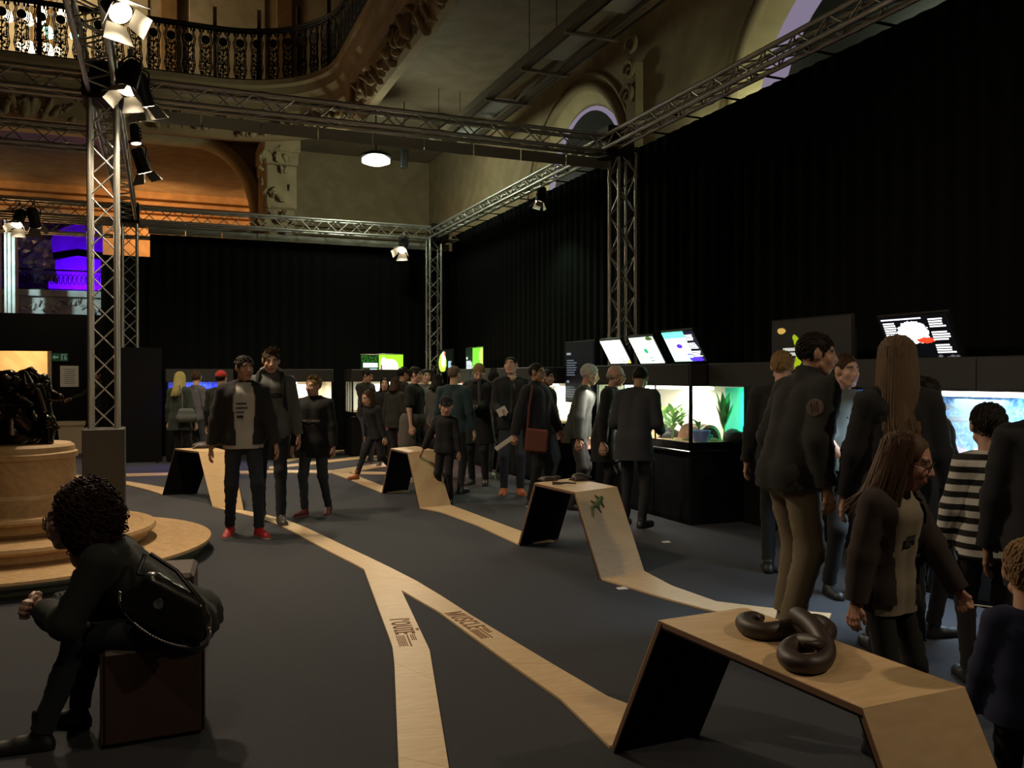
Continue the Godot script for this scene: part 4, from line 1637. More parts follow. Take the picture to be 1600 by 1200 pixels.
	var nt := thing("paper_notice", "grey paper notice pinned to the black partition", "notice", W(-1.68, 1.5, u - 0.08))
	st = ms()
	box(st, Vector3.ZERO, Vector3(0.33, 0.42, 0.004))
	obj("sheet", st, M.paper, nt)
	st = ms()
	for i in 8:
		box(st, Vector3(0.0, 0.14 - i * 0.04, 0.003), Vector3(0.22 - (i % 3) * 0.03, 0.012, 0.002))
	obj("text_lines", st, M.ink, nt)
	var bin := thing("waste_bin", "beige tapered waste bin in front of the black partition", "bin", W(-1.6, 0, 18.75))
	st = ms()
	for q in [[0.0, 0.19, 0.55, 0.23], [0.55, 0.25, 0.62, 0.25]]:
		hexa(st, [Vector3(-q[1], q[0], q[1] * 0.8), Vector3(q[1], q[0], q[1] * 0.8), Vector3(q[1], q[0], -q[1] * 0.8), Vector3(-q[1], q[0], -q[1] * 0.8), Vector3(-q[3], q[2], q[3] * 0.8), Vector3(q[3], q[2], q[3] * 0.8), Vector3(q[3], q[2], -q[3] * 0.8), Vector3(-q[3], q[2], -q[3] * 0.8)])
	obj("tub", st, M.bin_beige, bin)
	# lit passage behind the doorway
	var wl := thing("passage_lamp", "warm lamp in the passage behind the doorway", "lamp", W(-2.75, 2.3, 21.2))
	st = ms()
	lathe(st, [Vector2(0.0, -0.06), Vector2(0.15, -0.05), Vector2(0.16, 0.05), Vector2(0, 0.07)], 16)
	obj("globe_lamp", st, M.globe, wl)
	omni(wl, Vector3(0, -0.3, 0.1), 3.0, Color(1, 0.72, 0.42), 0.15)
	var pw := setting("wall_passage", "pale yellow passage wall behind the doorway")
	st = ms()
	box(st, W(-2.7, 1.3, 22.3), Vector3(3.0, 2.6, 0.15))
	obj("plaster", st, M.plaster_white, pw)
	st = ms()
	box(st, W(-3.75, 1.3, 21.4), Vector3(0.9, 2.6, 0.2))
	obj("grey_panel", st, M.plaster, pw)

# ---------- trusses and lamps ----------
func build_rig() -> void:
	var g := "aluminium truss frame"
	var H := 4.42
	var cl := [["truss_column", "square aluminium truss column on a grey plinth, near the statue", -0.52, 9.52, 0.98], ["truss_column", "square aluminium truss column behind the three tilted screens", 5.42, 9.52, 0.0], ["truss_column", "distant aluminium truss column in the corner of the black curtains", 5.2, 16.9, 0.0], ["truss_column", "distant aluminium truss column beside the black screen panel", -0.5, 16.9, 0.0]]
	for q in cl:
		truss(q[0], q[1], W(q[2], q[4], q[3]), W(q[2], 4.3, q[3]), g)
	truss("truss_beam", "aluminium truss beam crossing the hall between the two nearer columns", W(-7.0, H - 0.03, 9.52), W(5.55, H - 0.03, 9.52), g, 0.19, 0.22)
	truss("truss_beam", "aluminium truss beam running along the top of the side curtain", W(5.17, H - 0.02, -0.6), W(5.17, H - 0.02, 17.1), g, 0.15, 0.2)
	truss("truss_beam", "far aluminium truss beam carrying the end curtain", W(-7.5, H, 16.9), W(5.7, H, 16.9), g)
	truss("truss_beam", "aluminium truss beam running overhead from the column near the statue", W(-0.52, H, 1.0), W(-0.52, H, 16.8), g)
	truss("truss_beam", "second aluminium truss beam left of the column, above the statue", W(-7.0, H, 11.8), W(-0.7, H, 11.8), g)
	truss("truss_beam", "rearmost aluminium truss beam in front of the warm-lit arch", W(-7.5, H, 18.9), W(2.2, H, 18.9), g)
	# corner blocks
	for q in [[-0.52, 9.52, "steel sleeve block at the top of the column near the statue"], [5.3, 9.52, "steel sleeve block where the cross beam meets the side beam"], [5.28, 16.9, "steel sleeve block in the far curtain corner"], [-0.52, 16.9, "steel sleeve block above the distant left column"]]:
		var t := thing("truss_corner", q[2], "truss corner", W(q[0], H, q[1]), 0.0, g)
		var st := ms()
		for s in [Vector3(0.4, 0.03, 0.4), Vector3(0.03, 0.34, 0.4), Vector3(0.4, 0.34, 0.03)]:
			for sg in [-1.0, 1.0]:
				var o := Vector3.ZERO
				for i in 3:
					if s[i] < 0.1:
						o[i] = sg * 0.17
				box(st, o, s * Vector3(0.86, 1, 0.86))
		obj("plates", st, M.black_metal, t)
	# dark valance rails below the beams that carry the curtains
	for q in [[W(-0.2, 4.22, 9.66), W(5.3, 4.22, 9.66), "grey cloth valance hanging under the cross beam"], [W(-0.2, 4.2, 17.1), W(5.6, 4.2, 17.1), "grey cloth valance hanging under the far beam"]]:
		var t := thing("valance", q[2], "valance", q[0])
		for i in 9:
			var st := ms()
			var L: float = (q[1] - q[0]).x / 9.0
			box(st, Vector3((i + 0.5) * L, -0.02, 0), Vector3(L - 0.015, 0.13, 0.012))
			obj("cloth_strip", st, M.valance, t)
	var pl := thing("column_plinth", "dark grey box plinth under the truss column near the statue", "plinth", W(-0.52, 0, 9.52))
	var ps := ms()
	cbox(ps, Vector3(0, 0.49, 0), Vector3(0.38, 0.98, 0.38), 0.008)
	obj("casing", ps, M.plinth_grey, pl)
	# lamps
	stage_lamp("black stage lamp with glowing barn doors, topmost on the overhead beam", W(-0.27, 4.2, 7.0), W(1.9, 0, 3.6), SPOT_E * 1.6, 42, true)
	stage_lamp("larger black stage lamp with tilted glowing barn doors at the column top", ray(200, 140, 8.2), W(-1.2, 0, 7.6), SPOT_E * 1.0, 40, true)
	stage_lamp("black stage lamp tucked just behind the larger one at the column top", ray(228, 165, 8.6), W(1.0, 0, 10.5), SPOT_E * 1.6, 42, true)
	stage_lamp("slim black snoot spotlight below the column top", ray(214, 222, 9.6), W(0.2, 0, 10.5), SPOT_E * 0.4, 20, false, Color(1, 0.9, 0.76), 0.34, 0.62, Vector3(-0.16, 0, 0))
	stage_lamp("stage lamp hanging lowest on the beam, its barn doors spread wide", ray(227, 268, 11.4), W(1.2, 0, 13.5), SPOT_E * 1.5, 44, true, Color(1, 0.9, 0.76), 0.22, 1.0, Vector3(-0.22, 0, 0))
	stage_lamp("black stage lamp with glowing doors in front of the white pilaster", ray(28, 350, 14.4), W(-3.0, 0, 13.5), SPOT_E * 0.8, 40, true)
	stage_lamp("stage lamp turned sideways next to the one by the white pilaster", ray(57, 352, 14.8), W(-1.5, 0.9, 19.0), SPOT_E * 0.35, 36, true)
	stage_lamp("bright stage lamp hanging from the far beam near the corner", ray(628, 390, 17.0), W(2.0, 0, 13.2), SPOT_E * 0.9, 40, true)
	stage_lamp("small greenish-white lamp under the side beam in front of the curtain", ray(843, 314, 12.9), W(4.2, 0, 12.0), SPOT_E * 0.4, 40, true, Color(0.85, 1.0, 0.8), 0.2, 0.7)
	# lamps of the same rig above and behind the viewer
	stage_lamp("stage lamp on the overhead beam beyond the top of the picture", W(-0.52, 4.15, 3.2), W(0.6, 0, 4.6), SPOT_E * NEAR_K, 46, true)
	stage_lamp("second stage lamp on the overhead beam beyond the top of the picture", W(-0.52, 4.15, 1.6), W(1.8, 0, 4.4), SPOT_E * NEAR_K * 1.2, 46, true)
	stage_lamp("stage lamp on the side beam beyond the top of the picture", W(4.6, 4.15, 0.3), W(2.4, 0.3, 2.6), SPOT_E * NEAR_K * 5.5, 46, true)
	# flat round ceiling lamp in front of the end wall
	var cz := 15.4
	var lp := thing("ceiling_lamp", "bright flat round lamp hanging high in front of the end wall", "ceiling lamp", ray(588, 252, cz))
	var st := ms()
	lathe(st, [Vector2(0, 0.07), Vector2(0.14, 0.07), Vector2(0.25, 0.03), Vector2(0.25, -0.03), Vector2(0.16, -0.09), Vector2(0, -0.11)].map(func(v): return Vector2(v.x, -v.y)), 28)
	obj("diffuser_lamp", st, M.ceiling_glow, lp)
	st = ms()
	lathe(st, [Vector2(0.27, 0.06), Vector2(0.27, 0.1), Vector2(0.16, 0.16), Vector2(0, 0.17)], 28)
	tube(st, [Vector3(0, 0.15, 0), Vector3(0, 6.6 - lp.position.y, 0)], 0.012, -1, 6)
	obj("housing", st, M.black_metal, lp)
	omni(lp, Vector3(0, -0.25, 0), CEIL_E, Color(0.95, 1.0, 0.86), 0.25)
	var sp := thing("loudspeaker", "slim dark loudspeaker hanging beside the round ceiling lamp", "loudspeaker", ray(632, 246, cz + 0.6))
	st = ms()
	cbox(st, Vector3.ZERO, Vector3(0.13, 0.42, 0.13), 0.015, Basis(Vector3.BACK, -0.08))
	obj("cabinet", st, M.black_metal, sp)
	st = ms()
	tube(st, [Vector3(0, 0.2, 0), Vector3(0, 6.6 - sp.position.y, 0)], 0.01, -1, 6)
	obj("hanger", st, M.black_metal, sp)
	# suspended lighting rack under the gallery soffit
	var rk := thing("hanging_rack", "long suspended ladder rack with pale panels under the gallery soffit", "lighting rack", W(4.8, 5.7, 5.0))
	for s in [-1.0, 1.0]:
		st = ms()
		box(st, Vector3(0.27 * s, 0, -3.6), Vector3(0.06, 0.16, 13.0))
		box(st, Vector3(0.27 * s - 0.05, -0.06, -3.6), Vector3(0.06, 0.03, 13.0))
		obj("rail", st, M.rack, rk)
		st = ms()
		box(st, Vector3(0.27 * s + 0.045, -0.03, -3.6), Vector3(0.03, 0.12, 13.0))
		obj("cable_duct", st, M.black_metal, rk)
	for i in 10:
		var u := -2.5 + i * 1.35
		st = ms()
		box(st, Vector3(0.03, -0.09, -u), Vector3(0.72, 0.04, 0.05))
		obj("rung", st, M.valance, rk)
		if i in [1, 3, 4, 5, 7, 8]:
			st = ms()
			box(st, Vector3(0, 0.03, -u - 0.68), Vector3(0.44, 0.02, 0.95 if i != 4 else 0.4))
			obj("panel", st, M.rack_panel, rk)
		if i % 3 == 0:
			st = ms()
			tube(st, [Vector3(0.2, 0.05, -u), Vector3(0.2, 0.92, -u)], 0.006, -1, 5)
			tube(st, [Vector3(-0.2, 0.05, -u), Vector3(-0.2, 0.92, -u)], 0.006, -1, 5)
			obj("hanger_wire", st, M.black_metal, rk)

# ---------- plywood ribbon: floor strips and benches ----------
func cxz(v: Array, y: float) -> Vector3:
	return cam(v[0], y, v[1])
func slab(st: SurfaceTool, a: Vector3, b: Vector3, c: Vector3, d: Vector3, n: Vector3, t: float) -> void:
	# four top corners (counter-clockwise seen from n) and a thickness below
	hexa(st, [a - n * t, b - n * t, c - n * t, d - n * t, a, b, c, d])
func bench(label: String, tl: Array, tr: Array, fl: Array, fr: Array, h := 0.6) -> Node3D:
	var A := cxz(tl[0], h)
	var B := cxz(tr[0], h)
	var C := cxz(tr[1], h)
	var D := cxz(tl[1], h)
	var E := cxz(fl[0], 0.012)
	var G := cxz(fl[1], 0.012)
	var H := cxz(fr[0], 0.012)
	var I := cxz(fr[1], 0.012)
	var root := thing("plywood_bench", label, "bench", Vector3(A.x, 0, A.z), 0.0, "folded plywood benches")
	var o := Vector3(A.x, 0, A.z)
	var parts := [["seat_panel", A, B, C, D], ["leg_panel", E, A, D, G], ["leg_panel", B, H, I, C]]
	for p in parts:
		var q := [p[1] - o, p[2] - o, p[3] - o, p[4] - o]
		var n: Vector3 = (q[2] - q[0]).cross(q[3] - q[1]).normalized()
		if n.y < 0:
			n = -n
		var st := ms()
		slab(st, q[0], q[1], q[2], q[3], n, 0.003)
		var m := obj(p[0], st, M.ply, root)
		st = ms()
		var e := 0.001
		slab(st, q[0] - n * 0.003, q[1] - n * 0.003, q[2] - n * 0.003, q[3] - n * 0.003, n, 0.018)
		obj("veneer_edge", st, M.ply_edge, m)
		st = ms()
		slab(st, q[0] - n * 0.021, q[1] - n * 0.021, q[2] - n * 0.021, q[3] - n * 0.021, n, 0.008)
		obj("black_underside", st, M.black_paint, m)
	return root
func strip(label: String, up: Array, low: Array, joints := 3) -> Node3D:
	# outline traced on the floor: one edge, then the other; split into laid panels
	var c := gnd(low[0][0], low[0][1])
	var root := thing("floor_strip", label, "floor strip", Vector3(c.x, 0, c.z), 0.0, "plywood strips laid on the carpet")
	var e0 := []
	var e1 := []
	for v in up:
		e0.append(gnd(v[0], v[1]) - root.position)
	for v in low:
		e1.append(gnd(v[0], v[1]) - root.position)
	var N := 14
	var s0 := resample(e0, N)
	var s1 := resample(e1, N)
	var per := maxi(1, N / joints)
	var i := 0
	while i < N:
		var st := ms()
		for k in range(i, mini(i + per, N)):
			var t := Vector3.UP * 0.012
			var a: Vector3 = s1[k] + t
			var b: Vector3 = s1[k + 1] + t
			var cc: Vector3 = s0[k + 1] + t
			var d: Vector3 = s0[k] + t
			if k == mini(i + per, N) - 1 and k < N - 1:
				b = a.lerp(b, 0.992)
				cc = d.lerp(cc, 0.992)
			if (b - a).cross(d - a).y > 0:
				hexa(st, [a - t, b - t, cc - t, d - t, a, b, cc, d])
			else:
				hexa(st, [d - t, cc - t, b - t, a - t, d, cc, b, a])
		obj("plywood_panel", st, M.ply, root)
		i += per
	return root
func resample(p: Array, n: int) -> Array:
	var L := 0.0
	for i in p.size() - 1:
		L += (p[i + 1] - p[i]).length()
	var out := [p[0]]
	var acc := 0.0
	var j := 0
	for k in range(1, n):
		var want := L * k / n
		while j < p.size() - 2 and acc + (p[j + 1] - p[j]).length() < want:
			acc += (p[j + 1] - p[j]).length()
			j += 1
		var l: float = (p[j + 1] - p[j]).length()
		out.append(p[j].lerp(p[j + 1], clampf((want - acc) / maxf(l, 1e-5), 0, 1)))
	out.append(p[-1])
	return out
func engraved(parent: Node3D, words: String, a: Vector3, b: Vector3, cap: float) -> void:
	# burnt condensed capitals lying on the wood, reading from a to b
	var f := SystemFont.new()
	f.font_names = PackedStringArray(["Droid Sans"])
	f.font_weight = 700
	var tm := TextMesh.new()
	tm.text = words
	tm.font = f
	tm.font_size = 64
	tm.pixel_size = cap / 0.72 / 64.0
	tm.depth = 0.0015
	tm.horizontal_alignment = HORIZONTAL_ALIGNMENT_CENTER
	tm.vertical_alignment = VERTICAL_ALIGNMENT_CENTER
	var o := put("lettering", tm, M.burnt, parent)
	var wide := tm.get_aabb().size.x
	var x := (b - a).normalized()
	var y := Vector3.UP.cross(x)
	o.transform = Transform3D(Basis(x * (b - a).length() / wide, y, Vector3.UP), (a + b) * 0.5 - parent.position)
func build_ribbon() -> void:
	var s1 := strip("pale plywood floor strip running from the fork to the bottom of the picture, engraved with hearing", [[625, 922], [671, 1020], [700, 1200], [716, 1310]], [[568, 891], [615, 1020], [622, 1200], [626, 1310]], 3)
	var s2 := strip("long diagonal plywood floor strip ending under the bench with the snake", [[379, 799], [399, 803], [436, 810], [473, 824], [548, 860], [591, 880], [665, 918], [725, 958], [860, 1040], [975, 1108], [1088, 1146]], [[331, 793], [405, 811], [440, 823], [507, 860], [560, 887], [623, 923], [695, 965], [757, 1013], [860, 1086], [890, 1107], [953, 1172]], 5)
	strip("plywood floor strip joining the two middle benches", [[705, 791], [745, 806], [825, 836], [866, 847]], [[656, 795], [688, 801], [745, 822], [809, 852]], 2)
	strip("plywood floor strip from the bench with the turtles to the snake bench, greyer in tank light", [[1007, 895], [1050, 918], [1120, 943], [1210, 954], [1300, 962]], [[940, 907], [990, 922], [1040, 938], [1110, 957], [1180, 972], [1290, 984]], 2)
	strip("plywood floor strip leading from the statue to the farther left bench", [[110, 742], [190, 752], [228, 758], [302, 771]], [[110, 746.5], [190, 757], [228, 766], [253, 774]], 2)
	strip("thin far plywood floor strip lying straight across the hall", [[190, 741.3], [300, 738.8], [440, 735.5], [520, 735.6]], [[190, 745], [300, 742.5], [440, 739.6], [520, 740]], 2)
	strip("plywood floor strip ending at the bench with the boy in a cap", [[516, 736.5], [546, 740], [597, 760], [641, 769]], [[519, 740.5], [545, 750], [575, 762], [596, 771]], 2)
	strip("far plywood floor strip branching behind the orange boots", [[517, 736], [560, 729.5], [640, 719]], [[540, 740], [565, 736], [640, 724]], 1)
	strip("thin plywood floor strip under the bench with the boy in a cap", [[545, 737.5], [660, 740]], [[552, 741], [660, 744]], 1)
	strip("middle of the far plywood strips behind the boy in the black sweatshirt", [[420, 730], [500, 721], [590, 710.5]], [[420, 734], [500, 725.5], [590, 714.5]], 1)
	strip("farthest plywood strip slanting behind the boy in the black sweatshirt", [[430, 722.5], [500, 708], [565, 696]], [[430, 726.5], [500, 711.5], [565, 699.5]], 1)
	# burnt words: the word, then a caption block, a rule and a small block
	for q in [[s1, "l'OUÏE", [622, 971], [632.5, 995], [640, 1013]], [s2, "MUSCLE", [706, 960.5], [745, 985.5], [766, 1000]]]:
		var up := Vector3.UP * 0.0125
		var a: Vector3 = gnd(q[2][0], q[2][1]) + up
		var b: Vector3 = gnd(q[3][0], q[3][1]) + up
		var e: Vector3 = gnd(q[4][0], q[4][1]) + up
		engraved(q[0], q[1], a, b, 0.115)
		var dir := (e - b).normalized()
		var across := Vector3.UP.cross(dir)
		var L := (e - b).length()
		var st := ms()
		var o: Vector3 = b + dir * (0.015 + L * 0.5) - q[0].position
		var bb := Basis(dir, Vector3.UP, dir.cross(Vector3.UP))
		box(st, o + across * 0.008, Vector3(L, 0.002, 0.008), bb)
		for i in 5:
			box(st, o + across * (-0.012 - i * 0.0105), Vector3(L * (0.95 - 0.1 * (i % 2)), 0.002, 0.0055), bb)
		for i in 3:
			box(st, o - dir * L * 0.24 + across * (0.028 + i * 0.0105), Vector3(L * 0.5, 0.002, 0.0055), bb)
		obj("caption", st, M.burnt, q[0])
	bench("foreground plywood bench carrying the coiled snake", [[0.54, 3.157], [0.908, 3.33]], [[0.952, 2.32], [1.312, 2.476]], [[0.396, 3.42], [0.77, 3.59]], [[1.085, 2.05], [1.445, 2.206]])
	bench("plywood bench with small dark animal models, in front of the lit terrarium", [[0.189, 7.24], [0.545, 7.6]], [[0.492, 6.66], [0.857, 6.98]], [[0.054, 7.585], [0.41, 7.93]], [[0.658, 6.3], [1.011, 6.547]])
	bench("plywood bench that the boy in a cap leans on", [[-1.52, 10.72], [-1.238, 11.06]], [[-1.229, 10.13], [-0.95, 10.5]], [[-1.67, 10.98], [-1.39, 11.3]], [[-1.043, 9.71], [-0.7055, 9.9]])
	bench("farther left plywood bench half hidden by the man in red shoes", [[-4.2, 10.67], [-3.8, 10.9]], [[-3.75, 10.25], [-3.33, 10.2]], [[-4.42, 10.83], [-4.03, 10.95]], [[-3.44, 9.83], [-2.99, 9.53]])
	# snake
	var sn := thing("coiled_snake", "thick dark brown coiled model snake lying on the foreground bench", "snake model", lev(1240, 1000, 0.6))
	var ctl := [[1192, 977, 0.022], [1178, 974, 0.024], [1164, 981, 0.026], [1168, 993, 0.03], [1192, 1001, 0.03], [1222, 999, 0.032], [1252, 991, 0.034], [1278, 990, 0.036], [1294, 1000, 0.034], [1288, 1010, 0.03], [1268, 1008, 0.034], [1252, 1000, 0.055], [1246, 998, 0.075], [1254, 1006, 0.085], [1270, 1018, 0.082], [1284, 1030, 0.068], [1292, 1040, 0.045], [1284, 1050, 0.03], [1262, 1055, 0.03], [1240, 1050, 0.03], [1230, 1040, 0.03], [1236, 1030, 0.034], [1250, 1026, 0.04], [1272, 1034, 0.055], [1282, 1042, 0.065], [1274, 1047, 0.075], [1256, 1046, 0.078]]
	var cv := Curve3D.new()
	for q in ctl:
		cv.add_point(lev(q[0], q[1], 0.6) + Vector3.UP * q[2] - sn.position)
	for i in range(1, ctl.size() - 1):
		var t := (cv.get_point_position(i + 1) - cv.get_point_position(i - 1)) * 0.17
		cv.set_point_in(i, -t)
		cv.set_point_out(i, t)
	var pts := []
	var rad := []
	for i in 121:
		var t := i / 120.0
		pts.append(cv.sample_baked(cv.get_baked_length() * t, true))
		rad.append(0.031 * (minf(1.0, 0.45 + t * 6.0) if t < 0.5 else minf(1.0, (1.0 - t) * 8.0 + 0.25)))
	var st := ms()
	tube(st, pts, 0.03, -1, 14, true, rad)
	obj("body", st, M.snake, sn)
	# small animal models
	for q in [[856, 751, 0.075, "flat dark frog model near the back edge of the turtle bench", "frog_model", 0.35], [905, 751, 0.075, "domed black turtle model on the turtle bench", "turtle_model", 0.62], [318, 700, 0.14, "dark crouching animal model on the farther left bench", "lizard_model", 0.4]]:
		var o := thing(q[4], q[3], "animal model", lev(q[0], q[1], 0.6))
		var s: float = q[2]
		var n := nets([[Vector3(0, s * q[5] * 0.45, 0), Vector3(s, s * q[5], s * 0.75)], [Vector3(s * 0.9, s * 0.3, 0), Vector3(s * 1.35, s * 0.36, 0.02), s * 0.24, s * 0.2], [Vector3(s * 0.5, s * 0.2, s * 0.5), Vector3(s * 0.8, s * 0.06, s * 0.85), s * 0.16, s * 0.1], [Vector3(s * 0.5, s * 0.2, -s * 0.5), Vector3(s * 0.8, s * 0.06, -s * 0.85), s * 0.16, s * 0.1], [Vector3(-s * 0.5, s * 0.2, s * 0.5), Vector3(-s * 0.9, s * 0.06, s * 0.8), s * 0.16, s * 0.1], [Vector3(-s * 0.5, s * 0.2, -s * 0.5), Vector3(-s * 0.9, s * 0.06, -s * 0.8), s * 0.16, s * 0.1]], 0.011, 220.0)
		flatten(n, [Plane(Vector3.DOWN, 0.0)])
		put("body", amesh(n), M.snake, o)
	var tw := thing("newt_model", "thin dark newt model lying between the frog and the turtle models", "animal model", lev(881, 758, 0.6))
	st = ms()
	tube(st, [Vector3(-0.1, 0.02, -0.01), Vector3(-0.04, 0.018, 0.02), Vector3(0.02, 0.018, 0.0), Vector3(0.1, 0.012, 0.03)], 0.014, 0.005, 8)
	obj("body", st, M.snake, tw)
	# green lizard clinging to the sloping leg
	var a := cam(0.55, 0.47, 6.62)
	var ll := cxz([0.492, 6.66], 0.6).lerp(cxz([0.658, 6.3], 0.0), 0.16).lerp(cxz([0.857, 6.98], 0.6).lerp(cxz([1.011, 6.547], 0.0), 0.16), 0.3)
	var lz := thing("lizard_model", "small green lizard model clinging to the sloping bench leg", "animal model", ll)
	var down := (cxz([0.658, 6.3], 0.0) - cxz([0.492, 6.66], 0.6)).normalized()
	var wide := (cxz([0.857, 6.98], 0.6) - cxz([0.492, 6.66], 0.6)).normalized()
	var nrm := down.cross(wide).normalized()
	if nrm.y < 0:
		nrm = -nrm
	var lp := []
	for q in [[0.13, 0.06, 0.03, 0.1, 0.03], [0.03, 0.1, 0.03, 0.0, 0.02], [0.03, 0.0, 0.02, -0.02, 0.005]]:
		pass
	var P := func(x: float, y: float) -> Vector3: return wide * x + down * y + nrm * 0.018
	var n := nets([[P.call(0.1, -0.03), P.call(0.03, 0.02), 0.018, 0.02], [P.call(0.03, 0.02), P.call(-0.03, 0.04), 0.02, 0.01], [P.call(-0.03, 0.04), P.call(-0.05, 0.12), 0.01, 0.005], [P.call(0.08, -0.02), P.call(0.1, 0.05), 0.01, 0.007], [P.call(0.08, -0.02), P.call(0.04, -0.06), 0.01, 0.007], [P.call(0.03, 0.02), P.call(0.05, 0.09), 0.01, 0.007], [P.call(0.03, 0.02), P.call(-0.02, -0.02), 0.01, 0.007]], 0.008, 260.0)
	put("body", amesh(n), M.lizard, lz)

# ---------- statue, cubes ----------
func build_left() -> void:
	var c := cam(-4.0, 0, 6.95)
	var t := thing("statue_steps", "round stepped stone base of the statue with worn rims", "stone steps", c)
	for q in [[1.47, 0.0, 0.13], [1.03, 0.13, 0.27], [0.64, 0.27, 0.42]]:
		var st := ms()
		var r: float = q[0]
		lathe(st, [Vector2(r - 0.1, q[1]), Vector2(r - 0.07, q[1] + 0.03), Vector2(r - 0.06, q[2] - 0.055), Vector2(r - 0.01, q[2] - 0.045), Vector2(r, q[2] - 0.025), Vector2(r - 0.012, q[2]), Vector2(r - 0.1, q[2] + 0.002), Vector2(r - 0.11, q[2] - 0.004), Vector2(0, q[2] - 0.004)], 72)
		obj("step", st, M.stone_green if q[1] == 0.0 else M.stone, t)
		if q[1] == 0.0:
			st = ms()
			lathe(st, [Vector2(r - 0.06, q[2] - 0.02), Vector2(r + 0.005, q[2] - 0.015), Vector2(r, q[2] + 0.004), Vector2(0, q[2] + 0.005)], 72)
			obj("tread", st, M.stone, t)
	var d := thing("statue_pedestal", "drum-shaped beige stone pedestal with a moulded cap", "pedestal", c + Vector3(0, 0.416, 0))
	var st := ms()
	var R := 0.45
	lathe(st, [Vector2(R, 0), Vector2(R, 0.13), Vector2(R - 0.015, 0.15), Vector2(R - 0.03, 0.16), Vector2(R - 0.04, 0.42), Vector2(R - 0.02, 0.43), Vector2(R - 0.02, 0.47), Vector2(R - 0.04, 0.48), Vector2(R - 0.045, 0.52), Vector2(R - 0.07, 0.54), Vector2(0, 0.54)], 56)
	obj("drum", st, M.stone, d)
	var side := ms()
	cbox(side, Vector3(-0.5, 0.35, -0.1), Vector3(0.3, 0.55, 0.5), 0.04)
	obj("console", side, M.stone, d)
	# bronze group: a rearing knot of bodies on a rock
	var b := thing("bronze_statue", "dark gleaming bronze statue of tangled bodies on the stone pedestal", "statue", c + Vector3(0, 0.95, 0))
	var pr := []
	var r := RandomNumberGenerator.new()
	r.seed = 5
	for i in 58:
		var y := r.randf_range(0.03, 0.66)
		var rad := lerpf(0.4, 0.26, y / 0.66)
		var a := r.randf() * TAU
		var p := Vector3(cos(a) * rad * r.randf_range(0.3, 1.0), y, sin(a) * rad * r.randf_range(0.3, 1.0))
		var e := p + Vector3(r.randf_range(-0.16, 0.16), r.randf_range(-0.12, 0.12), r.randf_range(-0.16, 0.16))
		pr.append([p, e, r.randf_range(0.045, 0.085), r.randf_range(0.02, 0.05)])
	pr.append([Vector3(-0.05, 0.1, 0), Vector3(-0.05, 0.5, 0), 0.26, 0.16])
	var rt := Vector3(CP, 0, SP)
	pr.append([rt * -0.15 + Vector3(0, 0.62, 0), rt * 0.12 + Vector3(0, 0.72, 0), 0.07, 0.05])
	pr.append([rt * 0.12 + Vector3(0, 0.72, 0), rt * 0.2 + Vector3(0, 0.68, 0), 0.05, 0.035])
	pr.append([rt * 0.17 + Vector3(0, 0.7, 0), rt * 0.13 + Vector3(0, 0.79, 0), 0.02, 0.006])
	pr.append([rt * -0.3 + Vector3(0, 0.7, 0), rt * -0.1 + Vector3(0, 0.7, 0), 0.03, 0.06])
	pr.append([rt * 0.2 + Vector3(0, 0.55, 0), rt * 0.3 + Vector3(0, 0.25, 0), 0.08, 0.08])
	pr.append([rt * 0.3 + Vector3(0, 0.25, 0), rt * 0.42 + Vector3(0, 0.16, 0), 0.06, 0.02])
	var n := nets(pr, 0.018, 90.0)
	flatten(n, [Plane(Vector3.DOWN, 0.0)])
	wrinkle(n, 0.02, Vector3(16, 16, 16))
	put("bronze", amesh(n), M.bronze, b).scale = Vector3(0.76, 0.8, 0.76)
	# upholstered cubes
	for q in [["dark brown upholstered cube seat under the seated woman", cam(-1.55, 0, 3.68), 0.40, 0.40, 0.433], ["second brown upholstered cube just behind the seated woman", cam(-2.04, 0, 4.92), 0.42, 0.40, 0.3]]:
		var cu := thing("cube_seat", q[0], "cube seat", q[1], q[4] - PHI, "upholstered cube seats")
		st = ms()
		cbox(st, Vector3(0, q[3] / 2, 0), Vector3(q[2], q[3], q[2]), 0.022)
		obj("cushion", st, M.cube_brown, cu)
		st = ms()
		for s in [[1, 1], [1, -1], [-1, 1], [-1, -1]]:
			tube(st, [Vector3(s[0] * (q[2] / 2 - 0.006), 0.02, s[1] * (q[2] / 2 - 0.006)), Vector3(s[0] * (q[2] / 2 - 0.006), q[3] - 0.015, s[1] * (q[2] / 2 - 0.006))], 0.006, -1, 6)
		obj("piping", st, M.cube_brown, cu)

